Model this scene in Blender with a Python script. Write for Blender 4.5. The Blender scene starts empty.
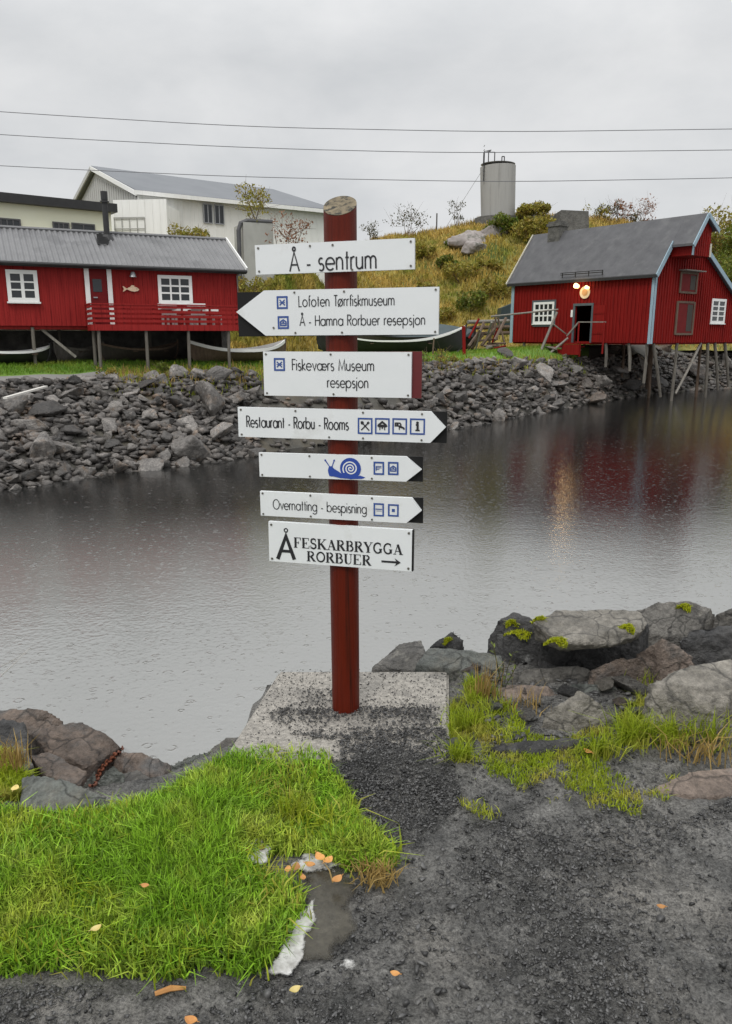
import bpy, bmesh, math, random
import numpy as np
from mathutils import Vector, Matrix, noise
R = math.radians
C = bpy.context.scene.collection
SC = bpy.context.scene
# ------------------------------------------------------------------ camera
FPX, CX, CY, PITCH, CAMZ = 760.0, 366.0, 512.0, R(13.1), 1.65
cam = bpy.data.cameras.new('camera'); camo = bpy.data.objects.new('camera', cam); C.objects.link(camo)
camo.location = (0, 0, CAMZ); camo.rotation_euler = (R(90) - PITCH, 0, 0)
cam.sensor_fit = 'VERTICAL'; cam.sensor_height = 24; cam.lens = 24 * FPX / 1024
cam.clip_start = 0.05; cam.clip_end = 6000
SC.camera = camo
SC.render.resolution_x, SC.render.resolution_y = 732, 1024
SC.view_settings.view_transform = 'Standard'; SC.view_settings.look = 'None'
SC.view_settings.exposure = 0.0; SC.view_settings.gamma = 1; SC.view_settings.use_curve_mapping = False
SC.cycles.max_bounces = 6; SC.cycles.use_denoising = True
# ------------------------------------------------------------------ sky: overcast, brighter towards the zenith
W = bpy.data.worlds.new('World'); SC.world = W; W.use_nodes = True
nt = W.node_tree; nt.nodes.clear(); L_ = nt.links.new
def N(t, **k):
    n = nt.nodes.new(t)
    for a, b in k.items(): setattr(n, a, b)
    return n
SUN_EL, SUN_AZ = R(52), R(205)          # sun azimuth, clockwise from +Y
out = N('ShaderNodeOutputWorld'); bg = N('ShaderNodeBackground'); bg.inputs[1].default_value = 0.1
sky = N('ShaderNodeTexSky', sky_type='NISHITA', sun_disc=False)
sky.sun_elevation = SUN_EL; sky.sun_rotation = SUN_AZ
tc = N('ShaderNodeTexCoord'); sep = N('ShaderNodeSeparateXYZ'); L_(tc.outputs['Generated'], sep.inputs[0])
zr = N('ShaderNodeMapRange'); zr.inputs['From Min'].default_value = 0.30; zr.inputs['From Max'].default_value = 1.0
zr.inputs['To Min'].default_value = 7.9; zr.inputs['To Max'].default_value = 19.0
L_(sep.outputs['Z'], zr.inputs['Value'])
mp = N('ShaderNodeMapping'); mp.inputs['Scale'].default_value = (1.5, 1.5, 3.2); mp.inputs['Rotation'].default_value = (0.12, -0.22, 0.3)
L_(tc.outputs['Generated'], mp.inputs[0])
ns = N('ShaderNodeTexNoise'); ns.inputs['Scale'].default_value = 2.6; ns.inputs['Detail'].default_value = 7; ns.inputs['Roughness'].default_value = 0.55
ns.inputs['Distortion'].default_value = 0.15
L_(mp.outputs[0], ns.inputs['Vector'])
cr = N('ShaderNodeValToRGB'); cr.color_ramp.elements[0].position = 0.3; cr.color_ramp.elements[1].position = 0.68
cr.color_ramp.elements[0].color = (0.78, 0.80, 0.82, 1); cr.color_ramp.elements[1].color = (1.0, 1.005, 1.01, 1)
L_(ns.outputs['Fac'], cr.inputs[0])
mul = N('ShaderNodeMix', data_type='RGBA', blend_type='MULTIPLY'); mul.inputs[0].default_value = 1
L_(cr.outputs[0], mul.inputs[6]); L_(zr.outputs[0], mul.inputs[7])
mx = N('ShaderNodeMix', data_type='RGBA'); mx.inputs[0].default_value = 0.96
L_(sky.outputs[0], mx.inputs[6]); L_(mul.outputs[2], mx.inputs[7])
L_(mx.outputs[2], bg.inputs[0]); L_(bg.outputs[0], out.inputs[0])
sun = bpy.data.lights.new('sun', 'SUN'); sun.energy = 1.5; sun.angle = R(20); sun.color = (1, 0.97, 0.93)
suno = bpy.data.objects.new('sun', sun); C.objects.link(suno)
_d = Vector((math.sin(SUN_AZ) * math.cos(SUN_EL), math.cos(SUN_AZ) * math.cos(SUN_EL), math.sin(SUN_EL)))
suno.rotation_euler = _d.to_track_quat('Z', 'Y').to_euler(); suno.location = _d * 60

# ------------------------------------------------------------------ surveying helpers: sight lines from the tripod
cp, sp = math.cos(PITCH), math.sin(PITCH)
O = Vector((0, 0, CAMZ))
def ray(px, py):
    a, b = (px - CX) / FPX, (CY - py) / FPX
    return Vector((a, cp + b * sp, -sp + b * cp))
def P(px, py, Y): d = ray(px, py); return O + d * (Y / d.y)
def G(px, py, z=0.0): d = ray(px, py); return O + d * ((z - CAMZ) / d.z)
def onplane(px, py, Q, n): d = ray(px, py); return O + d * ((Q - O).dot(n) / d.dot(n))
def proj(p):
    x, y, z = p[0], p[1], p[2] - CAMZ
    dep = y * cp - z * sp; up = y * sp + z * cp
    return CX + FPX * x / dep, CY - FPX * up / dep
def lerp(a, b, t): return a + (b - a) * t
def sstep(a, b, x):
    t = min(1, max(0, (x - a) / (b - a))); return t * t * (3 - 2 * t)
def interp(x, pts):
    if x <= pts[0][0]: return pts[0][1]
    for (a, b), (c, d) in zip(pts, pts[1:]):
        if x <= c: return b + (d - b) * (x - a) / (c - a)
    return pts[-1][1]
def inpoly(x, y, poly):
    r = False; j = len(poly) - 1
    for i in range(len(poly)):
        xi, yi = poly[i]; xj, yj = poly[j]
        if (yi > y) != (yj > y) and x < (xj - xi) * (y - yi) / (yj - yi) + xi: r = not r
        j = i
    return r

# ------------------------------------------------------------------ materials
def node_mat(name):
    m = bpy.data.materials.new(name); m.use_nodes = True
    t = m.node_tree; t.nodes.clear()
    o = t.nodes.new('ShaderNodeOutputMaterial'); b = t.nodes.new('ShaderNodeBsdfPrincipled')
    t.links.new(b.outputs[0], o.inputs[0])
    return m, t, b
def pm(name, c1, c2=None, scale=3.0, rough=0.6, bump=0.0, bscale=None, stretch=(1, 1, 1), island=0.0, objrand=0.0,
       c3=None, c3scale=1.0, c3lo=0.55, c3hi=0.65, metal=0.0, detail=6, spec=0.5, bdist=0.02, rough2=None, trans=0.0, contrast=0.25, speck=None, crack=None):
    """procedural surface: noise mix of c1/c2, optional blotches of c3, noise bump, random value per loose piece or per object"""
    m, t, b = node_mat(name); l = t.links.new
    nn = lambda k: t.nodes.new(k)
    c2 = c2 or c1
    tc = nn('ShaderNodeTexCoord'); mp = nn('ShaderNodeMapping'); mp.inputs['Scale'].default_value = stretch
    l(tc.outputs['Object'], mp.inputs[0])
    vec = mp.outputs[0]
    if objrand:
        oi = nn('ShaderNodeObjectInfo'); ad = nn('ShaderNodeVectorMath'); ad.operation = 'ADD'
        sc_ = nn('ShaderNodeMath'); sc_.operation = 'MULTIPLY'; sc_.inputs[1].default_value = 37.0; l(oi.outputs['Random'], sc_.inputs[0])
        l(vec, ad.inputs[0]); l(sc_.outputs[0], ad.inputs[1]); vec = ad.outputs[0]
    n1 = nn('ShaderNodeTexNoise'); n1.inputs['Scale'].default_value = scale; n1.inputs['Detail'].default_value = detail; n1.inputs['Roughness'].default_value = 0.62
    l(vec, n1.inputs['Vector'])
    cr = nn('ShaderNodeValToRGB'); cr.color_ramp.elements[0].position = 0.5 - contrast; cr.color_ramp.elements[1].position = 0.5 + contrast
    cr.color_ramp.elements[0].color = (*c1, 1); cr.color_ramp.elements[1].color = (*c2, 1)
    l(n1.outputs['Fac'], cr.inputs[0]); col = cr.outputs[0]
    if c3:
        n3 = nn('ShaderNodeTexNoise'); n3.inputs['Scale'].default_value = c3scale; n3.inputs['Detail'].default_value = 8; n3.inputs['Roughness'].default_value = 0.65
        l(vec, n3.inputs['Vector'])
        r3 = nn('ShaderNodeMapRange'); r3.inputs['From Min'].default_value = c3lo; r3.inputs['From Max'].default_value = c3hi; l(n3.outputs['Fac'], r3.inputs['Value'])
        x3 = nn('ShaderNodeMix'); x3.data_type = 'RGBA'; l(r3.outputs[0], x3.inputs[0]); l(col, x3.inputs[6]); x3.inputs[7].default_value = (*c3, 1); col = x3.outputs[2]
    if speck:
        n4 = nn('ShaderNodeTexNoise'); n4.inputs['Scale'].default_value = speck[0]; n4.inputs['Detail'].default_value = 5; n4.inputs['Roughness'].default_value = 0.75
        l(vec, n4.inputs['Vector']); r4 = nn('ShaderNodeMapRange'); r4.inputs['From Min'].default_value = .34; r4.inputs['From Max'].default_value = .66
        r4.inputs['To Min'].default_value = speck[1]; r4.inputs['To Max'].default_value = speck[2]; l(n4.outputs['Fac'], r4.inputs['Value'])
        m4 = nn('ShaderNodeMix'); m4.data_type = 'RGBA'; m4.blend_type = 'MULTIPLY'; m4.inputs[0].default_value = 1; l(col, m4.inputs[6]); l(r4.outputs[0], m4.inputs[7]); col = m4.outputs[2]
    if crack:   # thin dark joints: warped cell edges
        nw = nn('ShaderNodeTexNoise'); nw.inputs['Scale'].default_value = crack * .7; nw.inputs['Detail'].default_value = 4; l(vec, nw.inputs['Vector'])
        wv = nn('ShaderNodeMix'); wv.data_type = 'RGBA'; wv.blend_type = 'ADD'; wv.inputs[0].default_value = .35; l(vec, wv.inputs[6]); l(nw.outputs['Color'], wv.inputs[7])
        vo = nn('ShaderNodeTexVoronoi'); vo.feature = 'DISTANCE_TO_EDGE'; vo.inputs['Scale'].default_value = crack; l(wv.outputs[2], vo.inputs['Vector'])
        rc = nn('ShaderNodeMapRange'); rc.inputs['From Max'].default_value = .035; rc.inputs['To Min'].default_value = .35; l(vo.outputs['Distance'], rc.inputs['Value'])
        m5 = nn('ShaderNodeMix'); m5.data_type = 'RGBA'; m5.blend_type = 'MULTIPLY'; m5.inputs[0].default_value = 1; l(col, m5.inputs[6]); l(rc.outputs[0], m5.inputs[7]); col = m5.outputs[2]
    for amt, src in ((island, 'island'), (objrand, 'obj')):
        if amt:
            if src == 'island': g = nn('ShaderNodeNewGeometry'); rv = g.outputs['Random Per Island']
            else: g = nn('ShaderNodeObjectInfo'); rv = g.outputs['Random']
            mr = nn('ShaderNodeMapRange'); mr.inputs['To Min'].default_value = 1 - amt; mr.inputs['To Max'].default_value = 1 + amt; l(rv, mr.inputs['Value'])
            mm = nn('ShaderNodeMix'); mm.data_type = 'RGBA'; mm.blend_type = 'MULTIPLY'; mm.inputs[0].default_value = 1; l(col, mm.inputs[6]); l(mr.outputs[0], mm.inputs[7]); col = mm.outputs[2]
    l(col, b.inputs['Base Color'])
    b.inputs['Roughness'].default_value = rough; b.inputs['Metallic'].default_value = metal; b.inputs['Specular IOR Level'].default_value = spec
    if rough2 is not None:
        rr = nn('ShaderNodeMapRange'); rr.inputs['To Min'].default_value = rough; rr.inputs['To Max'].default_value = rough2; rr.inputs['From Min'].default_value = .35; rr.inputs['From Max'].default_value = .65
        l(n1.outputs['Fac'], rr.inputs['Value']); l(rr.outputs[0], b.inputs['Roughness'])
    if bump:
        nb = nn('ShaderNodeTexNoise'); nb.inputs['Scale'].default_value = bscale or scale * 4; nb.inputs['Detail'].default_value = 8; nb.inputs['Roughness'].default_value = 0.65
        l(vec, nb.inputs['Vector'])
        bp = nn('ShaderNodeBump'); bp.inputs['Strength'].default_value = bump; bp.inputs['Distance'].default_value = bdist
        l(nb.outputs['Fac'], bp.inputs['Height']); l(bp.outputs[0], b.inputs['Normal'])
    if trans:
        b.inputs['Transmission Weight'].default_value = 0
        b.inputs['Subsurface Weight'].default_value = 0
        o = [n for n in t.nodes if n.type == 'OUTPUT_MATERIAL'][0]
        tr = nn('ShaderNodeBsdfTranslucent'); l(col, tr.inputs[0]); ms = nn('ShaderNodeMixShader'); ms.inputs[0].default_value = trans
        l(b.outputs[0], ms.inputs[1]); l(tr.outputs[0], ms.inputs[2]); l(ms.outputs[0], o.inputs[0])
    return m
M = {}
V2 = (14, 14, 0.5)
M['red_l'] = pm('red_paint_bright', (0.21, 0.012, 0.012), (0.34, 0.026, 0.023), 1.0, 0.6, 0.3, 6, V2, c3=(0.15, 0.007, 0.007), c3scale=1.5, spec=.15)
M['red_r'] = pm('red_paint_aged', (0.15, 0.007, 0.006), (0.26, 0.014, 0.011), 0.8, 0.65, 0.3, 6, V2, c3=(0.085, 0.006, 0.005), c3scale=1.2, c3lo=.5, c3hi=.7, spec=.12)
M['red_door'] = pm('red_door_paint', (0.12, 0.008, 0.010), (0.16, 0.012, 0.012), 3, 0.6, spec=.15)
M['trimdark'] = pm('dark_grey_blue_trim', (0.05, 0.07, 0.08), (0.09, 0.12, 0.13), 3, 0.6)
M['post'] = pm('red_post_stain', (0.060, 0.006, 0.0015), (0.150, 0.014, 0.004), 1.6, 0.45, 0.5, 5, (30, 30, 0.8), c3=(0.025, 0.006, 0.003), c3scale=1.6, c3lo=.52, c3hi=.72, bdist=0.01, spec=.22)
M['endgrain'] = pm('end_grain', (0.06, 0.05, 0.03), (0.30, 0.24, 0.15), 22, 0.8, 0.5, 40, c3=(0.02, 0.02, 0.015), c3scale=30, c3lo=.5, c3hi=.6)
M['white'] = pm('white_paint', (0.72, 0.72, 0.70), (0.80, 0.80, 0.78), 2, 0.5, 0.1)
M['sign'] = pm('sign_enamel', (0.70, 0.725, 0.73), (0.76, 0.78, 0.785), 6, 0.3, 0, c3=(0.50, 0.50, 0.47), c3scale=6, c3lo=.58, c3hi=.85, rough2=.4)
M['signback'] = pm('sign_back_black', (0.006, 0.006, 0.006), (0.01, 0.01, 0.01), 6, 0.6, spec=.25)
M['maroon'] = pm('maroon_board', (0.10, 0.008, 0.010), (0.14, 0.012, 0.012), 6, 0.5)
M['ink'] = pm('black_lettering', (0.015, 0.015, 0.018), None, 5, 0.5)
M['blue'] = pm('blue_lettering', (0.02, 0.06, 0.32), None, 5, 0.45)
M['navy'] = pm('blue_frame', (0.03, 0.075, 0.27), None, 5, 0.45)
M['screw'] = pm('screw_steel', (0.10, 0.10, 0.09), (0.2, 0.18, 0.15), 60, 0.4, metal=0.6)
M['roof_l'] = pm('corrugated_roof', (0.13, 0.13, 0.133), (0.19, 0.19, 0.193), 1.2, 0.45, 0.1, c3=(0.11, 0.11, 0.113), c3scale=0.7)
M['roof_r'] = pm('felt_roof', (0.055, 0.055, 0.06), (0.10, 0.10, 0.105), 1.6, 0.6, 0.3, 10, c3=(0.13, 0.13, 0.13), c3scale=1.1, c3lo=.55, c3hi=.8)
M['roof_w'] = pm('grey_sheet_roof', (0.12, 0.13, 0.145), (0.16, 0.17, 0.185), 0.5, 0.55, 0.1)
M['black'] = pm('black_metal', (0.012, 0.012, 0.013), (0.025, 0.025, 0.025), 4, 0.5)
M['darkwood'] = pm('dark_tarred_wood', (0.025, 0.020, 0.016), (0.06, 0.05, 0.04), 2, 0.7, 0.3, 8, (8, 8, 1))
M['greywood'] = pm('weathered_wood', (0.13, 0.12, 0.10), (0.28, 0.26, 0.23), 2, 0.75, 0.4, 8, (6, 6, 1))
M['brownwood'] = pm('brown_wood', (0.07, 0.045, 0.03), (0.16, 0.11, 0.075), 2, 0.75, 0.4, 8, (6, 6, 1))
M['bluetrim'] = pm('blue_grey_trim', (0.21, 0.31, 0.38), (0.32, 0.43, 0.49), 2, 0.55, 0.15, 9, (5, 5, 1))
M['paletrim'] = pm('pale_trim', (0.45, 0.42, 0.34), (0.6, 0.57, 0.48), 2, 0.6)
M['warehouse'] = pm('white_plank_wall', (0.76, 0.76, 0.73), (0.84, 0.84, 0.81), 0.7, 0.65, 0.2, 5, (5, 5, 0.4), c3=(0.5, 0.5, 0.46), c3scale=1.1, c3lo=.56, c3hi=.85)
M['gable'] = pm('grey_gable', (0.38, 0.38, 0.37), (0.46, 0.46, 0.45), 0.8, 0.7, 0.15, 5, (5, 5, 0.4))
M['cream'] = pm('cream_render', (0.72, 0.72, 0.55), (0.78, 0.79, 0.64), 0.8, 0.8, 0.1, 12)
M['concrete'] = pm('aged_concrete', (0.30, 0.30, 0.28), (0.46, 0.46, 0.43), 0.9, 0.85, 0.3, 12, (1, 1, 0.5), c3=(0.18, 0.18, 0.165), c3scale=0.9, c3lo=.52, c3hi=.75)
M['tank'] = pm('tank_concrete', (0.30, 0.295, 0.28), (0.37, 0.365, 0.345), 0.6, 0.8, 0.2, 8, (3, 3, 0.15), c3=(0.25, 0.245, 0.23), c3scale=0.9)
M['stone'] = pm('rough_stone_wall', (0.05, 0.048, 0.044), (0.16, 0.155, 0.14), 2.5, 0.85, 0.8, 6, bdist=0.1)
M['steel'] = pm('galvanised_steel', (0.28, 0.29, 0.30), (0.4, 0.4, 0.41), 8, 0.4, metal=0.5)
M['rust'] = pm('rusty_iron', (0.08, 0.022, 0.010), (0.20, 0.06, 0.025), 40, 0.85, 0.6, 120, bdist=0.003)
M['tarp'] = pm('dark_teal_cover', (0.03, 0.05, 0.055), (0.05, 0.075, 0.08), 2, 0.5)
M['wire'] = pm('black_cable', (0.13, 0.13, 0.14), None, 2, 0.6)
M['rope'] = pm('pale_rope', (0.35, 0.34, 0.31), (0.5, 0.48, 0.44), 60, 0.8)
M['fish'] = pm('fish_ornament_paint', (0.6, 0.40, 0.25), (0.75, 0.6, 0.45), 9, 0.6)
M['plank'] = pm('pale_plank', (0.55, 0.53, 0.48), (0.7, 0.68, 0.63), 4, 0.7)
M['yellow'] = pm('yellow_plank', (0.50, 0.33, 0.05), (0.62, 0.46, 0.12), 4, 0.7)
def glass_mat():
    m, t, b = node_mat('window_glass'); b.inputs['Base Color'].default_value = (0.022, 0.026, 0.03, 1); b.inputs['Roughness'].default_value = 0.06
    n = t.nodes.new('ShaderNodeTexNoise'); n.inputs['Scale'].default_value = 1.3; bp = t.nodes.new('ShaderNodeBump'); bp.inputs['Strength'].default_value = .06; t.links.new(n.outputs[0], bp.inputs['Height']); t.links.new(bp.outputs[0], b.inputs['Normal'])
    return m
M['glass'] = glass_mat()
def lamp_mat():
    m, t, b = node_mat('lit_lamp'); b.inputs['Base Color'].default_value = (1, .8, .5, 1)
    b.inputs['Emission Color'].default_value = (1, 0.62, 0.25, 1); b.inputs['Emission Strength'].default_value = 3.5
    return m
M['lit'] = lamp_mat()
M['rock_brown'] = pm('brown_shore_rock', (0.05, 0.038, 0.030), (0.17, 0.135, 0.11), 1.6, .5, .8, 7, objrand=.5, c3=(.16, .15, .13), c3scale=1.1, c3lo=.52, c3hi=.7, bdist=.05, speck=(9, .5, 1.5))
rk = dict(speck=(11, .5, 1.6), scale=2.2, rough=0.42, bump=0.7, bscale=9, bdist=0.05, rough2=0.75)
M['rock_far'] = pm('riprap_stone', (0.038, 0.035, 0.032), (0.19, 0.176, 0.162), objrand=0.7, c3=(0.15, 0.105, 0.07), c3scale=1.3, c3lo=.55, c3hi=.75, **rk)
M['rock_fill'] = pm('riprap_rubble', (0.03, 0.027, 0.025), (0.13, 0.118, 0.107), island=0.6, c3=(0.12, 0.085, 0.06), c3scale=1.0, **rk)
rn = dict(rough=0.36, bump=1.0, bscale=30, bdist=0.03, rough2=0.7, speck=(34, .60, 1.4), contrast=.16)
def near_rock_mat(name, a, b, c, lo=.5, hi=.68, cs=5): return pm(name, a, b, 6, crack=4.5, c3=c, c3scale=cs, c3lo=lo, c3hi=hi, objrand=0.12, **rn)
M['rk_grey'] = near_rock_mat('grey_gneiss', (0.058, 0.054, 0.048), (0.18, 0.17, 0.152), (0.25, 0.235, 0.20), .58, .72, 9)
M['rk_pale'] = near_rock_mat('pale_granite', (0.13, 0.12, 0.10), (0.27, 0.25, 0.215), (0.075, 0.07, 0.06), .55, .72, 5)
M['rk_dark'] = near_rock_mat('dark_basalt', (0.02, 0.02, 0.021), (0.075, 0.073, 0.07), (0.17, 0.17, 0.165), .6, .75, 10)
M['rk_brown'] = near_rock_mat('brown_schist', (0.065, 0.050, 0.040), (0.19, 0.145, 0.115), (0.10, 0.095, 0.09), .5, .65, 5)
M['rk_green'] = near_rock_mat('green_grey_slate', (0.06, 0.066, 0.06), (0.19, 0.20, 0.18), (0.11, 0.10, 0.08), .52, .7, 6)
M['rk_pink'] = near_rock_mat('pinkish_rock', (0.12, 0.093, 0.075), (0.28, 0.22, 0.18), (0.12, 0.11, 0.10), .55, .7, 6)
def leafm(name, a, b, c=None, sc=1.0, isl=0.4, tr=0.35):
    return pm(name, a, b, sc, 0.5, island=isl, c3=c, c3scale=sc * 1.7, c3lo=.47, c3hi=.66, trans=tr, spec=0.3)
M['grass'] = leafm('lush_grass', (0.14, 0.28, 0.016), (0.29, 0.48, 0.04), (0.42, 0.48, 0.07), 2.6, 0.7, 0.3)
M['weed'] = leafm('yellow_green_grass', (0.20, 0.28, 0.015), (0.38, 0.45, 0.03), (0.42, 0.38, 0.08), 3.0, 0.4, 0.4)
M['straw'] = leafm('straw_grass', (0.30, 0.20, 0.06), (0.42, 0.30, 0.11), None, 3.0, 0.4)
M['bankgrass'] = leafm('bank_grass', (0.10, 0.22, 0.02), (0.20, 0.34, 0.035), (0.30, 0.30, 0.05), 0.35, 0.35)
M['hillgrass'] = leafm('autumn_hill_grass', (0.42, 0.33, 0.06), (0.60, 0.42, 0.14), (0.22, 0.26, 0.04), 0.22, 0.45)
M['bush_g'] = leafm('green_bush_leaves', (0.085, 0.14, 0.018), (0.17, 0.21, 0.03), (0.20, 0.17, 0.03), 1.2)
M['bush_y'] = leafm('yellowing_bush_leaves', (0.19, 0.20, 0.025), (0.34, 0.29, 0.055), (0.30, 0.19, 0.04), 1.2)
M['bush_r'] = leafm('reddish_leaves', (0.20, 0.09, 0.05), (0.34, 0.17, 0.10), None, 1.2)
M['bush_k'] = leafm('dark_leaves', (0.05, 0.055, 0.022), (0.10, 0.095, 0.04), None, 1.2)
M['moss'] = leafm('yellow_moss', (0.30, 0.34, 0.012), (0.42, 0.44, 0.02), None, 20, 0.3, 0.2)
M['leaf_o'] = pm('fallen_leaf', (0.35, 0.14, 0.035), (0.58, 0.30, 0.09), 30, 0.5, objrand=0.3)
M['leaf_y'] = pm('yellow_leaf', (0.55, 0.42, 0.10), (0.70, 0.58, 0.25), 30, 0.5, objrand=0.2)
M['foam'] = pm('dried_foam', (0.22, 0.21, 0.19), (0.70, 0.70, 0.68), 28, 0.5, 0.6, 60, bdist=0.006)
M['gravel'] = pm('dark_gravel', (0.03, 0.03, 0.031), (0.10, 0.098, 0.094), 20, 0.3, island=0.8, rough2=.6)

# ------------------------------------------------------------------ mesh builder and scene tree
class MB:
    def __init__(s): s.v = []; s.f = []; s.smooth = False
    def add(s, vs, fs):
        b = len(s.v); s.v += [tuple(p) for p in vs]; s.f += [tuple(i + b for i in f) for f in fs]; return s
    def hexa(s, p):  # p: 8 points, bottom 4 then top 4
        return s.add(p, [(3, 2, 1, 0), (4, 5, 6, 7), (0, 1, 5, 4), (1, 2, 6, 5), (2, 3, 7, 6), (3, 0, 4, 7)])
    def box(s, a, b):
        (x0, y0, z0), (x1, y1, z1) = a, b
        return s.hexa([(x0, y0, z0), (x1, y0, z0), (x1, y1, z0), (x0, y1, z0), (x0, y0, z1), (x1, y0, z1), (x1, y1, z1), (x0, y1, z1)])
    def bar(s, a, b, w, t=None, up=Vector((0, 0, 1))):   # rectangular bar a->b, w across, t along the up side
        a, b = Vector(a), Vector(b); t = t or w; d = (b - a).normalized()
        x = d.cross(up)
        if x.length < 1e-4: x = d.cross(Vector((0, 1, 0)))
        x.normalize(); y = x.cross(d); x *= w / 2; y *= t / 2
        return s.hexa([a - x - y, a + x - y, b + x - y, b - x - y, a - x + y, a + x + y, b + x + y, b - x + y])
    def tube(s, pts, r, n=8, cap=True):
        pts = [Vector(p) for p in pts]; rs = r if isinstance(r, (list, tuple)) else [r] * len(pts)
        vs = []; fs = []; k = len(pts)
        for i, p in enumerate(pts):
            d = (pts[min(i + 1, k - 1)] - pts[max(i - 1, 0)]).normalized()
            x = d.cross(Vector((0, 0, 1)))
            if x.length < 1e-3: x = Vector((1, 0, 0))
            x.normalize(); y = d.cross(x)
            for j in range(n):
                a = 2 * math.pi * j / n; vs.append(p + (x * math.cos(a) + y * math.sin(a)) * rs[i])
        for i in range(k - 1):
            for j in range(n): fs.append((i * n + j, i * n + (j + 1) % n, (i + 1) * n + (j + 1) % n, (i + 1) * n + j))
        if cap: fs.append(tuple(range(n))); fs.append(tuple(range((k - 1) * n, k * n))[::-1])
        return s.add(vs, fs)
    def prism(s, poly, d):   # poly: 3D points, extruded by d
        n = len(poly); d = Vector(d); vs = [Vector(p) for p in poly] + [Vector(p) + d for p in poly]
        return s.add(vs, [tuple(range(n))[::-1], tuple(range(n, 2 * n))] + [(i, (i + 1) % n, n + (i + 1) % n, n + i) for i in range(n)])
def origin_of(o):
    p = Vector((0, 0, 0))
    while o is not None: p += o.location; o = o.parent
    return p
def mesh_of(name, mb, mat, off, smooth=False):
    me = bpy.data.meshes.new(name)
    me.from_pydata([(v[0] - off[0], v[1] - off[1], v[2] - off[2]) for v in mb.v], [], mb.f); me.update()
    bm = bmesh.new(); bm.from_mesh(me); bmesh.ops.recalc_face_normals(bm, faces=bm.faces) if len(mb.f) < 20000 and not getattr(mb, 'open', False) else None
    bm.to_mesh(me); bm.free()
    if mat: me.materials.append(mat)
    if smooth:
        for p in me.polygons: p.use_smooth = True
    return me
def tag(o, label=None, cat=None, group=None, kind=None):
    if label: o['label'] = label
    if cat: o['category'] = cat
    if group: o['group'] = group
    if kind: o['kind'] = kind
    return o
def thing(name, label, cat, loc, group=None):
    o = bpy.data.objects.new(name, None); o.empty_display_size = 0.2; C.objects.link(o); o.location = loc
    return tag(o, label, cat, group)
def part(name, mb, mat, parent, label=None, smooth=False):
    off = origin_of(parent)
    o = bpy.data.objects.new(name, mesh_of(name, mb, mat, off, smooth)); C.objects.link(o); o.parent = parent
    if label: o['label'] = label
    return o
def solo(name, mb, mat, label, cat, loc, group=None, smooth=False, kind=None):
    o = bpy.data.objects.new(name, mesh_of(name, mb, mat, loc, smooth)); C.objects.link(o); o.location = loc
    return tag(o, label, cat, group, kind)
def big(name, verts, faces, mat, loc=(0, 0, 0), parent=None):   # fast path for foliage: numpy verts, uniform faces
    me = bpy.data.meshes.new(name); verts = np.asarray(verts, dtype=np.float32); faces = np.asarray(faces, dtype=np.int32)
    nf, k = faces.shape
    me.vertices.add(len(verts)); me.vertices.foreach_set('co', (verts - np.array(loc, dtype=np.float32)).ravel())
    me.loops.add(nf * k); me.loops.foreach_set('vertex_index', faces.ravel())
    me.polygons.add(nf); me.polygons.foreach_set('loop_start', np.arange(0, nf * k, k, dtype=np.int32))
    me.update(calc_edges=True); me.validate(); me.materials.append(mat)
    o = bpy.data.objects.new(name, me); C.objects.link(o)
    if parent is not None: o.parent = parent
    else: o.location = loc
    return o
class Frame:
    """a wall's own axes: u along it, v out of it, w up"""
    def __init__(s, o, u): s.o = Vector(o); s.u = Vector((u[0], u[1], 0)).normalized(); s.n = Vector((s.u.y, -s.u.x, 0))
    def __call__(s, u, v, w): return s.o + s.u * u + s.n * v + Vector((0, 0, w))
    def at(s, px, py, v=0.0):
        p = onplane(px, py, s.o + s.n * v, s.n) - s.o; return p.dot(s.u), p.z
    def box(s, mb, u0, u1, v0, v1, w0, w1):
        return mb.hexa([s(u0, v0, w0), s(u1, v0, w0), s(u1, v1, w0), s(u0, v1, w0), s(u0, v0, w1), s(u1, v0, w1), s(u1, v1, w1), s(u0, v1, w1)])
def window(fr, u0, u1, w0, w1, v, nx, ny, parent, frame_mat, name='window', fw=0.09, bw=0.035, sill=True, label=None, proud=0.05, mid=None):
    f = MB()
    fr.box(f, u0, u0 + fw, v, v + proud, w0, w1); fr.box(f, u1 - fw, u1, v, v + proud, w0, w1)
    fr.box(f, u0 + fw, u1 - fw, v, v + proud, w1 - fw, w1); fr.box(f, u0 + fw, u1 - fw, v, v + proud, w0, w0 + fw)
    for i in range(1, nx):
        c = lerp(u0 + fw, u1 - fw, i / nx); b = bw * (2.2 if mid == i else 1); fr.box(f, c - b / 2, c + b / 2, v, v + proud * .8, w0 + fw, w1 - fw)
    for j in range(1, ny):
        c = lerp(w0 + fw, w1 - fw, j / ny); fr.box(f, u0 + fw, u1 - fw, v, v + proud * .7, c - bw / 2, c + bw / 2)
    o = part(name, f, frame_mat, parent, label)
    g = MB(); fr.box(g, u0 + fw * .5, u1 - fw * .5, v - 0.02, v + 0.012, w0 + fw * .5, w1 - fw * .5); part('pane', g, M['glass'], o)
    if sill:
        s = MB(); fr.box(s, u0 - .04, u1 + .04, v, v + proud + .05, w0 - .06, w0 - .003); part('sill', s, frame_mat, o)
    return o
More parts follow.
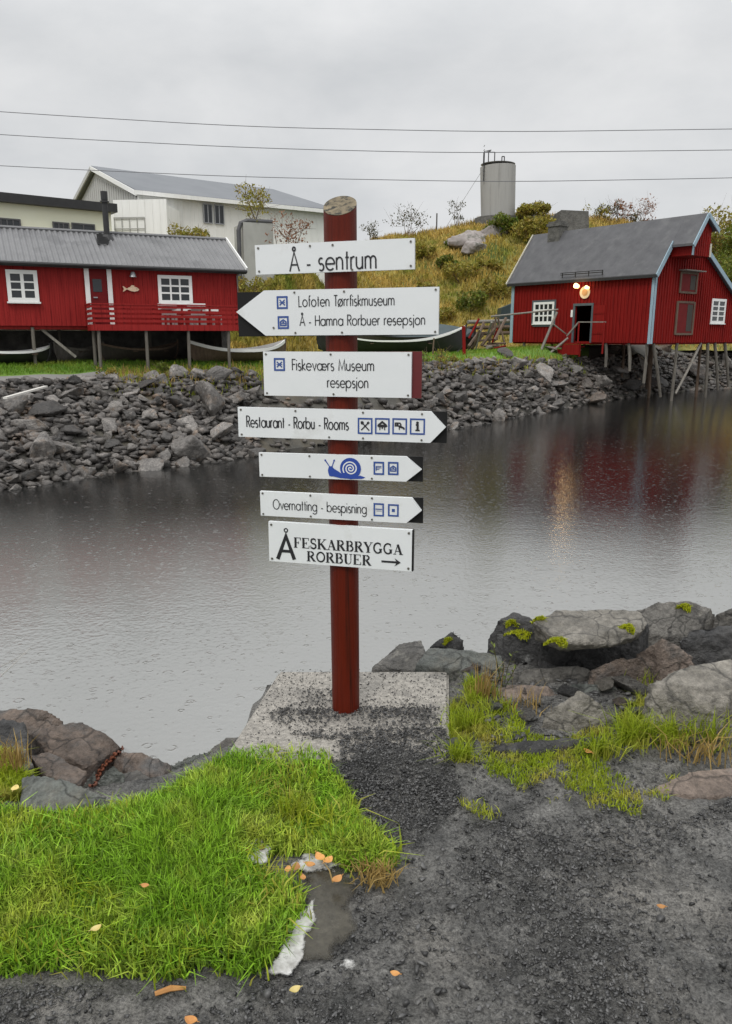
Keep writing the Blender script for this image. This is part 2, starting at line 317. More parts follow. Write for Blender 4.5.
# ================================================================== SETTING: water, banks, hill
WZ = -2.2
_sh = [(p.x / p.y, p.y) for p in (G(x, y, WZ) for x, y in ((-60, 498), (0, 490), (60, 480), (130, 470), (215, 461), (300, 448), (380, 438), (440, 430), (500, 420), (560, 409), (600, 402), (650, 394), (735, 388)))]
SHORE = [(-3.0, 6), (-1.4, 13)] + _sh + [(0.75, 62), (1.5, 70), (3, 60)]
def shoreY(r): return interp(r, SHORE)
def far_z(x, y, rough=True):
    r = x / y; d = y - shoreY(r)
    if d <= 0: z = WZ - 0.05 + 0.55 * max(d, -4)
    else:
        top = lerp(0.62, 0.95, sstep(0.1, 0.3, r)); w1 = lerp(4.2, 5.2, sstep(0.1, .3, r))
        z = WZ - 0.05 + 2.35 * min(1, d / w1) ** 0.9 + (top - 0.10) * sstep(w1 - .3, w1 + 4.0, d)
    if rough: z += 0.10 * noise.noise(Vector((x * .7, y * .7, 3))) * (1 if d < 6 else .4)
    return z
def column_x(px): return (px - CX) / FPX / (cp + (CY - 335) / FPX * sp)
def strip(name, pxs, ds, zoff, mat, kind='structure', zr=True, skip=None):
    vs = []; fs = []
    for px in pxs:
        r = column_x(px); Y0 = shoreY(r)
        for d in ds: x, y = r * (Y0 + d), Y0 + d; vs.append((x, y, far_z(x, y, zr) + zoff))
    n = len(ds)
    for i in range(len(pxs) - 1):
        for j in range(n - 1):
            if not (skip and skip(vs[i * n + j])): fs.append((i * n + j, (i + 1) * n + j, (i + 1) * n + j + 1, i * n + j + 1))
    mb = MB(); mb.open = True; mb.add(vs, fs)
    o = bpy.data.objects.new(name, mesh_of(name, mb, mat, (0, 0, 0), True)); C.objects.link(o); o['kind'] = kind
    return o
M['soil'] = pm('bank_soil', (0.035, 0.032, 0.028), (0.10, 0.095, 0.08), 1.2, 0.8, 0.8, 6, c3=(0.09, 0.075, 0.05), c3scale=.5, c3lo=.52, c3hi=.66, bdist=.06)
M['lawn'] = pm('lawn_ground', (0.07, 0.15, 0.015), (0.14, 0.24, 0.03), 0.5, 0.9, 0.5, 12)
M['path'] = pm('gravel_track', (0.17, 0.165, 0.155), (0.25, 0.245, 0.23), 1.5, 0.8, 0.4, 20)
M['hill'] = pm('hill_turf', (0.26, 0.22, 0.045), (0.42, 0.31, 0.10), 0.16, 0.9, 0.7, 3, c3=(0.07, 0.10, 0.015), c3scale=0.13, c3lo=.48, c3hi=.62, bdist=.2)
strip('far_ground', list(range(-1500, -60, 60)) + list(range(-60, 800, 9)) + list(range(800, 3000, 100)),
      [-8, -4, -2, -1, -.5, -.2] + [i * .35 for i in range(30)] + [11, 12.5, 14, 17, 21, 26, 34, 60, 150, 600, 3000], 0, M['soil'])
strip('lawn', list(range(394, 597, 7)), [5.6, 6, 7, 8, 9, 10, 11, 12, 14, 17, 20], 0.03, M['lawn'])
strip('footpath', list(range(-420, 150, 9)), [4.3, 4.8, 5.3, 5.75], 0.05, M['path'])

def water_mat():
    m, t, b = node_mat('harbour_water'); l = t.links.new; nn = t.nodes.new
    b.inputs['IOR'].default_value = 2.4; b.inputs['Roughness'].default_value = 0.04
    tc = nn('ShaderNodeTexCoord')
    nc = nn('ShaderNodeTexNoise'); nc.inputs['Scale'].default_value = .12; nc.inputs['Detail'].default_value = 3; l(tc.outputs['Object'], nc.inputs['Vector'])
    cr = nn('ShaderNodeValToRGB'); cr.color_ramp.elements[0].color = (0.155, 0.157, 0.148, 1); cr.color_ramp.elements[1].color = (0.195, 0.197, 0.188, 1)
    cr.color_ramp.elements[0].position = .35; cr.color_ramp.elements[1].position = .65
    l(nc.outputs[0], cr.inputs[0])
    # base colour pale nearby, dark further out: painted-in reflections of sky and bank
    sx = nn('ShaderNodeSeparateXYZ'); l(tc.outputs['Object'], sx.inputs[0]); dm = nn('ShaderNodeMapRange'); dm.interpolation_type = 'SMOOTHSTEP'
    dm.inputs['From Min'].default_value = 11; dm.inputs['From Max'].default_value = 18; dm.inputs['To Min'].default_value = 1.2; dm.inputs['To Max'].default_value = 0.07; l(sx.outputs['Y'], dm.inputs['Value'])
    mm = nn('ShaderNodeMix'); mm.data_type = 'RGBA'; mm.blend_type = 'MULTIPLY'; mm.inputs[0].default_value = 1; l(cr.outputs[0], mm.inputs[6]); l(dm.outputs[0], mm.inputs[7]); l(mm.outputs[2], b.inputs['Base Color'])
    def math_(op, a, c=None):
        n = nn('ShaderNodeMath'); n.operation = op
        for i, q in enumerate((a, c)):
            if q is None: continue
            if isinstance(q, (int, float)): n.inputs[i].default_value = q
            else: l(q, n.inputs[i])
        return n.outputs[0]
    total = None
    for sc_, rmax, w, keep, hgt in ((4.2, 0.22, 0.07, 0.5, 0.7), (2.6, 0.13, 0.04, 0.75, 0.8), (8.0, 0.20, 0.10, 0.4, 0.7)):   # rain rings of three sizes
        v = nn('ShaderNodeTexVoronoi'); v.voronoi_dimensions = '2D'; v.inputs['Scale'].default_value = sc_; v.inputs['Randomness'].default_value = 1
        mp = nn('ShaderNodeMapping'); mp.inputs['Location'].default_value = (sc_ * 13.7, sc_ * 5.1, 0); l(tc.outputs['Object'], mp.inputs[0]); l(mp.outputs[0], v.inputs['Vector'])
        s = nn('ShaderNodeSeparateColor'); l(v.outputs['Color'], s.inputs[0])
        rad = math_('MULTIPLY', s.outputs[0], rmax)
        dd = math_('ABSOLUTE', math_('SUBTRACT', v.outputs['Distance'], rad))
        pulse = math_('MAXIMUM', math_('SUBTRACT', 1.0, math_('DIVIDE', dd, w)), 0.0)
        on = math_('GREATER_THAN', s.outputs[1], keep)
        nb_ = nn('ShaderNodeTexNoise'); nb_.inputs['Scale'].default_value = 9; nb_.inputs['Detail'].default_value = 2; l(tc.outputs['Object'], nb_.inputs['Vector']); brk = math_('MAXIMUM', math_('MULTIPLY', math_('SUBTRACT', nb_.outputs[0], .42), 4.0), 0.0)
        h = math_('MULTIPLY', math_('MULTIPLY', math_('MULTIPLY', pulse, on), brk), hgt / sc_)
        total = h if total is None else math_('ADD', total, h)
    n1 = nn('ShaderNodeTexNoise'); n1.inputs['Scale'].default_value = 2.2; n1.inputs['Detail'].default_value = 4; n1.inputs['Roughness'].default_value = .6
    mp = nn('ShaderNodeMapping'); mp.inputs['Scale'].default_value = (0.8, 1.4, 1); l(tc.outputs['Object'], mp.inputs[0]); l(mp.outputs[0], n1.inputs['Vector'])
    n2 = nn('ShaderNodeTexNoise'); n2.inputs['Scale'].default_value = 14; n2.inputs['Detail'].default_value = 3; l(tc.outputs['Object'], n2.inputs['Vector'])
    total = math_('ADD', math_('MULTIPLY', total, 0.62), math_('ADD', math_('MULTIPLY', n1.outputs[0], 0.09), math_('MULTIPLY', n2.outputs[0], 0.10)))
    bp = nn('ShaderNodeBump'); bp.inputs['Strength'].default_value = 1.0; bp.inputs['Distance'].default_value = 0.05
    l(total, bp.inputs['Height']); l(bp.outputs[0], b.inputs['Normal'])
    return m
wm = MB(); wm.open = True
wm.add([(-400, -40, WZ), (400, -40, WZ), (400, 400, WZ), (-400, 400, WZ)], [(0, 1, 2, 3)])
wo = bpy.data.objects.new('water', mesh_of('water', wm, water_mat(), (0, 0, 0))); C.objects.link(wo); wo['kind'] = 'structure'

CREST = [(-200, 312), (60, 312), (150, 296), (230, 276), (330, 262), (372, 245), (385, 241), (415, 237), (440, 233), (465, 228), (482, 223), (520, 219), (545, 221), (590, 223), (640, 232), (690, 240), (720, 243), (745, 258), (800, 275), (1200, 290)]
def hill_pt(px, t):
    r = column_x(px)
    Yf = interp(px, [(230, 37.5), (285, 38.5), (375, 56), (520, 57), (640, 60)]); Yc = interp(px, [(285, 44), (378, 74), (700, 76)])
    zc = CAMZ + (335 - interp(px, CREST)) * Yc / 801.0; zf = 0.5
    if t <= 1:
        Y = lerp(Yf, Yc, t); z = lerp(zf, zc, 0.55 * t + 0.45 * (1 - (1 - t) ** 2))
    else:
        Y = Yc + (t - 1) * 60; z = zc - 0.5 * (t - 1) - 14 * max(0, t - 1.6)
    x = r * Y
    k = min(1, t * 4) * (0.25 + 0.75 * (1 - abs(2 * min(t, 1) - 1)))
    z += k * (1.0 * noise.noise(Vector((x * .13, Y * .13, 0))) + .5 * noise.noise(Vector((x * .4, Y * .4, 5)))) + 0.25 * noise.noise(Vector((x * .6, Y * .6, 9)))
    return Vector((x, Y, z))
hp = list(range(-200, 1200, 7)); ts = [i / 22 for i in range(23)] + [1.2, 1.6, 2.2]
hm = MB(); hm.open = True
hm.add([hill_pt(a, t) for a in hp for t in ts], [(i * len(ts) + j, (i + 1) * len(ts) + j, (i + 1) * len(ts) + j + 1, i * len(ts) + j + 1) for i in range(len(hp) - 1) for j in range(len(ts) - 1)])
ho = bpy.data.objects.new('hill', mesh_of('hill', hm, M['hill'], (0, 0, 0), True)); C.objects.link(ho); ho['kind'] = 'structure'

# near bank
def edgeY(x): return interp(x, [(-4, 2.35), (-1.35, 2.45), (-.8, 2.62), (-.56, 2.85), (-.5, 3.40), (.42, 3.42), (.6, 3.62), (2, 4.15), (5, 4.6)])
def near_z(x, y):
    e = edgeY(x); z = 0.012 * noise.noise(Vector((x * 2.1, y * 2.1, 1))) + 0.006 * noise.noise(Vector((x * 9, y * 9, 2)))
    z += 0.05 * math.exp(-(((x - .12) / .34) ** 2 + ((y - 2.70) / .16) ** 2))
    if x > .45: z += 0.05 * sstep(2.6, 3.2, y)
    if y > e: z -= 3.2 * sstep(0, 1, (y - e) / 4.2) + 0.5 * min(1, (y - e) / .8)
    if x > .9 and y < 2.6: z += 0
    return z
M['gravelpath'] = pm('wet_gravel_path', (0.045, 0.045, 0.043), (0.15, 0.146, 0.136), 5.5, 0.24, 1.0, 42, c3=(0.20, 0.188, 0.168), c3scale=1.6, c3lo=.5, c3hi=.75, bdist=0.03, rough2=0.62, contrast=.16, speck=(95, .30, 2.0))
def ngrid(xs, ys, skip=None):
    vs = [(x, y, near_z(x, y)) for x in xs for y in ys]; n = len(ys)
    fs = [(i * n + j, (i + 1) * n + j, (i + 1) * n + j + 1, i * n + j + 1) for i in range(len(xs) - 1) for j in range(n - 1) if not (skip and skip(xs[i], xs[i + 1], ys[j], ys[j + 1]))]
    return vs, fs
fx = [round(-2.4 + i * .04, 3) for i in range(146)]; fy = [round(1.2 + i * .04, 3) for i in range(101)]
nm = MB(); nm.open = True
hx = [round(-1.60 + i * .014, 4) for i in range(281)]; hy = [round(1.20 + i * .014, 4) for i in range(123)]; HX1, HY1 = hx[-1], hy[-1]
def crumb(x, y):
    v = Vector((x, y, 0)); a = noise.noise(v * 22) * .008 + noise.noise(v * 55) * .008
    d = noise.voronoi(v * 38)[0][0]; return a + .016 * max(0, .5 - d) - .004 + .03 * max(0, noise.noise(v * 3.3) - .1) * max(0, .5 - noise.voronoi(v * 17)[0][0])
nm.add([(x, y, near_z(x, y) + crumb(x, y) - .0015) for x in hx for y in hy], [(i * len(hy) + j, (i + 1) * len(hy) + j, (i + 1) * len(hy) + j + 1, i * len(hy) + j + 1) for i in range(len(hx) - 1) for j in range(len(hy) - 1)])
nm.add(*ngrid(fx, fy, lambda a, b, c, d: a >= hx[0] - .001 and b <= HX1 + .001 and c >= 1.19 and d <= HY1 + .001))
cxs = [-40, -20, -10, -6, -4, -3, -2.4, 3.4, 4, 5, 7, 10, 20, 40]; cys = [-40, -20, -8, -4, -2, 0, 1.2, 5.2, 6, 7, 8]
nm.add(*ngrid(cxs, cys, lambda a, b, c, d: a >= -2.41 and b <= 3.41 and c >= 1.19 and d <= 5.21))
no = bpy.data.objects.new('gravel_path', mesh_of('gravel_path', nm, M['gravelpath'], (0, 0, 0), True)); C.objects.link(no); no['kind'] = 'structure'

# ================================================================== BUILDINGS
def boarded(fr, mb, u0, u1, w0, wtop, pitch, v0=0.0, bw=0.05, bt=0.022, v1=-0.12):
    """boarded wall from w0 to wtop(u) with cover battens"""
    n = max(1, int(round((u1 - u0) / pitch)))
    for i in range(n):
        a, b = lerp(u0, u1, i / n), lerp(u0, u1, (i + 1) / n)
        mb.hexa([fr(a, v1, w0), fr(b, v1, w0), fr(b, v0, w0), fr(a, v0, w0), fr(a, v1, wtop(a)), fr(b, v1, wtop(b)), fr(b, v0, wtop(b)), fr(a, v0, wtop(a))][:8])
        c = a + bw / 2
        mb.hexa([fr(a, v0 - .01, w0 + .004), fr(a + bw, v0 - .01, w0 + .004), fr(a + bw, v0 + bt, w0 + .004), fr(a, v0 + bt, w0 + .004),
                 fr(a, v0 - .01, wtop(a) - .004), fr(a + bw, v0 - .01, wtop(a + bw) - .004), fr(a + bw, v0 + bt, wtop(a + bw) - .004), fr(a, v0 + bt, wtop(a) - .004)])
M['stiltwood'] = pm('wet_stilt_wood', (0.075, 0.066, 0.055), (0.17, 0.155, 0.13), 2, 0.7, 0.4, 8, (6, 6, 1))
# ---------------- left red cabin on stilts
A = P(0, 327, 27.0); B = P(240, 331, 30.83); dv = (B - A); dv.z = 0
lf = Frame((A.x, A.y, 0), dv); LL = dv.length
def under_cabin(x, y, m=.15):
    d = Vector((x, y, 0)) - lf.o; u = d.dot(lf.u); v = d.dot(lf.n); return -6 < u < LL + m and v < m
strip('lawn', list(range(-420, 400, 6)), [5.6 + .35 * i for i in range(26)] + [16, 19, 23, 27], 0.03, M['lawn'], skip=lambda p: under_cabin(p[0], p[1], -.7))
fz = 1.97; ze = lf.at(120, 265.5, .3)[1]; ez = ze + .10
cab = thing('stilt_cabin', 'long red cabin on stilts with corrugated grey roof and white windows', 'cabin', lf(LL / 2, -1.2, 0.6))
U0 = -5.0; DEP = 4.6; HW = DEP / 2
rz = lf.at(110, 233.5, -HW)[1] - .12
w = MB(); boarded(lf, w, U0, LL, fz, lambda u: ez, 0.165, 0, .045, .02)
lf.box(w, U0, LL, -.3, -.13, fz - .06, fz - .004)
for u in (U0, LL - .1):                                               # end walls with gables
    w.prism([lf(u, -.125, fz), lf(u, -DEP, fz), lf(u, -DEP, ez), lf(u, -HW, rz + .02), lf(u, -.125, ez)], lf.u * .1)
lf.box(w, U0, LL, -DEP - .1, -DEP - .003, fz, ez); lf.box(w, U0 + .1, LL - .1, -DEP, -.12, fz - .12, fz - .01)
part('wall', w, M['red_l'], cab)
f = MB(); lf.box(f, U0, LL, -DEP + .1, -DEP + .5, .2, fz - .125); lf.box(f, LL - .35, LL - .05, -DEP + .5, -1.4, .2, fz - .125); part('daylight_stop_wall', f, M['stone'], cab)  # stone walls added to shut out daylight behind and beside the stilts
ru0, ru1 = U0 - .2, LL + .25
def corr_roof():
    r = MB(); r.open = True
    per = 0.19; n = int((ru1 - ru0) / per * 6); vs = []; fs = []
    ov = .30; ze = lf.at(120, 265.5, .3)[1]
    rows = [(ov, ze), (-HW, rz + .12), (-DEP - ov, ze)]
    for i in range(n + 1):
        u = lerp(ru0, ru1, i / n); c = 0.030 * math.sin(2 * math.pi * (u - ru0) / per)
        for v, z in rows: vs.append(lf(u, v, z + c))
    for i in range(n):
        for j in range(2): fs.append((i * 3 + j, (i + 1) * 3 + j, (i + 1) * 3 + j + 1, i * 3 + j + 1))
    r.add(vs, fs)
    und = [(p[0], p[1], p[2] - .07) for p in (lf(ru0, ov, ze), lf(ru1, ov, ze), lf(ru1, -HW, rz + .12), lf(ru0, -HW, rz + .12), lf(ru1, -DEP - ov, ze), lf(ru0, -DEP - ov, ze))]
    r.add(und, [(0, 1, 2, 3), (3, 2, 4, 5)])
    return r, ze
r, ze = corr_roof()
roof = part('roof', r, M['roof_l'], cab)
g = MB(); g.tube([lf(ru0, .36, ze - .05), lf(ru1, .36, ze - .05)], .065, 8); lf.box(g, ru0, ru1, .27, .30, ze - .14, ze - .02); part('gutter', g, M['black'], roof)
v = MB()
for a, b in (((ru1 + .02, .32, ze + .03), (ru1 + .02, -HW, rz + .16)), ((ru1 + .02, -HW, rz + .16), (ru1 + .02, -DEP - .3, ze + .03))): v.bar(lf(*a), lf(*b), .05, .14)
part('verge_board', v, M['white'], roof)
cap = MB(); cap.tube([lf(ru0, -HW, rz + .14), lf(ru1, -HW, rz + .14)], .07, 6); part('ridge_cap', cap, M['roof_l'], roof)
cu = lf.at(107, 236, -HW + .35)[0]; cz = rz - .1
ch = MB(); ct = lf.at(105, 200, -HW + .35)[1]
ch.tube([lf(cu, -HW + .35, cz - .2), lf(cu, -HW + .35, ct + .15)], .11, 12); ch.tube([lf(cu, -HW + .35, cz - .12), lf(cu, -HW + .35, cz + .12)], [.30, .17], 12)
ch.tube([lf(cu, -HW + .35, ct), lf(cu, -HW + .35, ct + .3)], .13, 12); ch.tube([lf(cu, -HW + .35, ct - .1), lf(cu, -HW + .35, ct - .04)], .17, 12)
part('chimney', ch, M['black'], roof)
s = MB()                                                               # roof ladder below the flue
for k in range(7):
    t = .12 + k * .045; vv = lerp(-HW, .3, t); zz = lerp(rz + .12, ze, t)
    s.bar(lf(cu - .34 - t * .3, vv, zz + .07), lf(cu + .06 - t * .3, vv, zz + .07), .05, .05)
for sx in (-.30, .02): s.bar(lf(cu + sx - .03, lerp(-HW, .3, .1), lerp(rz + .12, ze, .1) + .05), lf(cu + sx - .13, lerp(-HW, .3, .42), lerp(rz + .12, ze, .42) + .05), .04, .04)
part('roof_ladder', s, M['black'], roof)
u0, w1 = lf.at(5, 269.5); u1, w0 = lf.at(39.5, 302)
window(lf, u0, u1, w0, w1, .03, 2, 3, cab, M['white'], fw=.13, bw=.05, mid=1, label='white six-pane casement window')
u0, w1 = lf.at(157, 275); u1, w0 = lf.at(192.5, 304)
window(lf, u0, u1, w0, w1, .03, 3, 3, cab, M['white'], fw=.12, bw=.06, label='white nine-pane square window')
du0 = lf.at(86.5, 285)[0]; du1 = lf.at(109, 285)[0]
d = MB(); lf.box(d, du0 + .1, du1 - .1, .024, .05, fz, ez - .12); door = part('door', d, M['red_door'], cab)
c = MB()
for u in (du0, du1): lf.box(c, u - .06, u + .10, .024, .075, fz + .02, ez - .05)
part('door_frame', c, M['white'], door)
g = MB(); a, b = lf.at(92, 279); a2, b2 = lf.at(102, 292); lf.box(g, a, a2, .051, .062, b2, b); part('pane', g, M['glass'], door)
h = MB(); lf.box(h, du0 + .2, du0 + .34, .051, .09, fz + .98, fz + 1.02); part('handle', h, M['steel'], door)
l = MB(); a, b = lf.at(132, 274.5); l.tube([lf(a, .03, b), lf(a, .17, b + .02)], .035, 8); l.tube([lf(a, .17, b - .10), lf(a, .17, b + .08)], [.13, .06], 10); part('porch_lamp', l, M['steel'], cab)
dp = MB(); dp.tube([lf(LL - .05, .06, fz + .1), lf(LL - .05, .06, ez - .3), lf(LL + .02, .33, ez - .12)], .04, 8); part('downpipe', dp, M['greywood'], cab)
# balcony
bl0 = lf.at(90, 300, 1.0)[0]; bl1 = lf.at(238, 300, 1.0)[0]
bz = lf.at(160, 329.0, 1.0)[1]; bt = lf.at(160, 305.5, 1.0)[1]
bal = MB(); lf.box(bal, bl0, bl1, .0, 1.0, bz + .02, bz + .10); bal_o = part('balcony_floor', bal, M['red_l'], cab)
rl = MB(); nb = 5; hh = (bt - bz) / nb
for k in range(nb):
    lf.box(rl, bl0, bl1, 1.003, 1.035, bz + k * hh + (.06 if k else -.06), bz + (k + 1) * hh - .012)
    lf.box(rl, bl0 - .035, bl0 - .003, .0, 1.03, bz + k * hh + (.06 if k else -.06), bz + (k + 1) * hh - .012)
lf.box(rl, bl0 - .05, bl1 + .02, .97, 1.06, bt + .003, bt + .045); lf.box(rl, bl0 - .05, bl0 + .04, 0, .968, bt + .003, bt + .045)
for k in range(6):
    u = lerp(bl0 + .05, bl1 - .1, k / 5); lf.box(rl, u, u + .07, .93, 1.0, bz + .1, bt)
part('railing', rl, M['red_l'], cab)
for px, py, vv, top in ((33.5, 356, -.1, fz - .05), (94, 361, .1, fz - .05), (99, 364, .93, bz + .02), (146.5, 364, .93, bz + .02), (188.5, 363, .93, bz + .02), (228.5, 362, .93, bz + .02), (60, 356, -2.5, fz - .05), (150, 358, -2.5, fz - .05), (215, 358, -2.5, fz - .05)):
    u = lf.at(px, 345, vv)[0]; b = lf(u, vv, 0); gz = far_z(b.x, b.y) - .1
    st = MB(); st.tube([lf(u, vv, gz), lf(u + .02, vv, top)], .06, 8); part('stilt', st, M['stiltwood'], cab)
br = MB(); a = lf.at(40, 328, -.3); b = lf.at(76, 357, -.1); br.bar(lf(a[0], -.3, a[1]), lf(b[0], -.1, b[1]), .09, .09); part('brace', br, M['greywood'], cab)

# ---------------- right red warehouse over the water
A = P(510.5, 340.5, 52.0); B = P(649.5, 344.3, 44.0); dv = B - A; dv.z = 0
rf = Frame((A.x, A.y, 0), dv); RL = dv.length; gf = Frame((B.x, B.y, 0), -rf.n)     # gf: gable wall, u away from the corner
HOUT = 1.35; hs0 = gf.at(693, 240, HOUT)[0]; hs1 = gf.at(711, 240, HOUT)[0]; hc = (hs0 + hs1) / 2
GW = hc; GE = 11.0; bz_ = rf.at(580, 342.5)[1]; ez_ = rf.at(580, 275.5)[1]; rz_ = (rf.at(546, 235, -GW)[1] + gf.at(705.5, 217.5, HOUT)[1]) / 2
_s, _z = gf.at(732, 296); zE = rz_ + (_z - rz_) * (GE - GW) / (_s - GW)
print('boathouse', GW, GE, bz_, ez_, rz_, zE, hs0, hs1, RL)
def gtop(u): return lerp(ez_, rz_, u / GW) if u < GW else lerp(rz_, zE, (u - GW) / (GE - GW))
wh = thing('boathouse', 'red boarded boathouse on stilts over the water with grey roof and blue trim', 'boathouse', rf(RL / 2, -2, 0.2))
du0, dt = rf.at(576, 306); du1 = rf.at(592.5, 306)[0]
w = MB(); up = lambda u: ez_
boarded(rf, w, 0, du0, bz_, up, .24, 0, .075, .05); boarded(rf, w, du1, RL, bz_, up, .24, 0, .075, .05)
w2 = du1 - du0
boarded(rf, w, du0, du1, dt, up, .24, 0, .075, .05)
for a, b in ((0, GW), (GW, GE)): boarded(gf, w, a + .003, b, bz_, gtop, .26, 0, .08, .05)
w.prism([rf(0, -.13, bz_), rf(0, -.13, ez_), rf(0, -GW, rz_), rf(0, -GE, zE), rf(0, -GE, bz_)], rf.u * .12)
rf.box(w, .12, RL - .12, -GE, -GE + .12, bz_, zE); rf.box(w, .12, RL - .125, -GE + .12, -.125, bz_ - .1, bz_ + .06)
part('wall', w, M['red_r'], wh)
# roof: two slopes with the hoist hood
def slope_pt(u, s, lift): 
    return rf(u, -s, gtop(s) if s >= 0 else ez_ + s * (rz_ - ez_) / GW) + Vector((0, 0, lift))
rr = MB(); o0, o1 = -.25, RL + .28
for s0, s1 in ((-.28, GW), (GW, GE + .3)):
    s1c = min(s1, GE)
    p = [slope_pt(o0, s0, .03), slope_pt(o1, s0, .03), slope_pt(o1, s1c, .03), slope_pt(o0, s1c, .03)]
    rr.hexa(p + [q + Vector((0, 0, .13)) for q in p])
k = 1
for i in range(0):                                                 # felt courses, a small step at each lap
    t = i / 9; s = lerp(-.28, GW, t); a = slope_pt(o0, s, .165); b = slope_pt(o1, s, .165); rr.bar(a, b, .05, .012)
roof = part('roof', rr, M['roof_r'], wh)
hb = gf.at(700, 256, HOUT)[1]; hw = MB(); he = gtop(hs0) - .02
def ng(u, v, w): return gf(u, v, w)
hw.prism([gf(hs0, .03, hb), gf(hs1, .03, hb), gf(hs1, .03, gtop(hs1) - .02), gf(hc, .03, rz_ - .02), gf(hs0, .03, he)], gf.n * (HOUT - .03))
for i in range(9):
    u = lerp(hs0, hs1 - .07, i / 8); gf.box(hw, u, u + .07, HOUT - .005, HOUT + .03, hb + .01, lerp(he, rz_ - .15, 1 - abs(u + .035 - hc) / (hc - hs0)) - .06)
hood = part('hoist_hood', hw, M['red_r'], wh)
hr = MB()
for s0 in (hs0 - .3, hs1 + .3):
    q = [gf(hc, .285, gtop(hc) + .03), gf(s0, .285, gtop(s0) + .03), gf(s0, HOUT + .25, gtop(s0) + .03), gf(hc, HOUT + .25, gtop(hc) + .03)]
    hr.hexa(q + [x + Vector((0, 0, .13)) for x in q])
part('hood_roof', hr, M['roof_r'], hood)
tb = MB()
for sgn in (-1, 1): tb.bar(gf(hc, HOUT + .27, rz_ + .06), gf(hc + sgn * (hs1 - hc + .34), HOUT + .27, gtop(hc + sgn * (hs1 - hc + .34)) + .06), .06, .22, up=gf.n.cross(Vector((0, 0, 1))) * 0 + Vector((0, 0, 1)))
part('trim_board', tb, M['bluetrim'], hood)
tb = MB(); gf.box(tb, hs0 - .06, hs0 + .12, HOUT + .032, HOUT + .06, hb, he - .1); part('trim_board', tb, M['bluetrim'], hood)
tb = MB(); gf.box(tb, hs1 - .1, hs1 + .06, HOUT + .032, HOUT + .06, hb, he - .1); part('trim_board', tb, M['paletrim'], hood)
for (s0, s1, mt) in ((-.3, hs0 - .12, 'bluetrim'), (hs1 + .45, GE, 'bluetrim')):
    tb = MB(); tb.bar(slope_pt(RL + .30, s0, .07), slope_pt(RL + .30, s1, .07), .05, .26); part('verge_board', tb, M[mt], roof)
tb = MB(); tb.bar(slope_pt(-.27, -.3, .1), slope_pt(-.27, GW, .1), .06, .22); part('verge_board', tb, M['paletrim'], roof)
fa = MB(); fa.bar(slope_pt(-.25, -.29, .05), slope_pt(RL + .28, -.29, .05), .04, .15); part('fascia', fa, M['black'], roof)
for (a, b, c_, d_) in ((RL - .11, RL + .05, .052, .08),): 
    tb = MB(); rf.box(tb, a, b, c_, d_, bz_ - .05, ez_ - .1); part('corner_board', tb, M['bluetrim'], wh)
tb = MB(); gf.box(tb, -.03, .15, .052, .08, bz_ - .05, ez_ - .05); part('corner_board', tb, M['bluetrim'], wh)
tb = MB(); rf.box(tb, -.03, .2, .037, .07, bz_ - .05, ez_ - .1); part('corner_board', tb, M['bluetrim'], wh)
u0, w1 = rf.at(534.5, 302.5); u1, w0 = rf.at(554, 323.5)
window(rf, u0, u1, w0, w1, .04, 4, 3, wh, M['white'], fw=.14, bw=.09, label='white small-paned window beside the open door')
wf = MB(); rf.box(wf, u0 - .12, u0 - .003, .036, .08, w0 - .1, w1 + .12); rf.box(wf, u1 + .003, u1 + .12, .036, .08, w0 - .1, w1 + .12); rf.box(wf, u0, u1, .036, .08, w1 + .003, w1 + .12); rf.box(wf, u0, u1, .036, .085, w0 - .18, w0 - .065); part('window_surround', wf, M['trimdark'], wh)
u0, w1 = gf.at(711.5, 298.5); u1, w0 = gf.at(723, 323.5)
window(gf, u0, u1, w0, w1, .04, 2, 4, wh, M['white'], fw=.15, bw=.07, mid=1, label='tall white window on the gable wall')
def loading_door(px0, py0, px1, py1):
    u0, w1 = gf.at(px0, py0); u1, w0 = gf.at(px1, py1)
    d = MB(); gf.box(d, u0, u1, .036, .06, w0, w1); o = part('loading_door', d, M['red_door'], wh)
    c = MB(); 
    for a, b in ((u0 - .16, u0 - .003), (u1 + .003, u1 + .16)): gf.box(c, a, b, .036, .10, w0 - .1, w1 + .1)
    gf.box(c, u0, u1, .036, .09, w0 - .12, w0 - .003); gf.box(c, u0, u1, .036, .09, w1 + .003, w1 + .12); part('door_frame', c, M['brownwood'], o)
    s = MB(); gf.box(s, lerp(u0, u1, .62), u1 - .05, .061, .07, w0 + .1, w1 - .06); part('door_gap', s, M['darkwood'], o)
    return u0, u1, w1
loading_door(677.5, 303, 690, 333)
a, b, w1 = loading_door(681, 273.5, 694, 292)
hd = MB(); gf.box(hd, a - .3, b + .3, .036, .5, w1 + .14, w1 + .2); part('door_hood', hd, M['greywood'], wh)
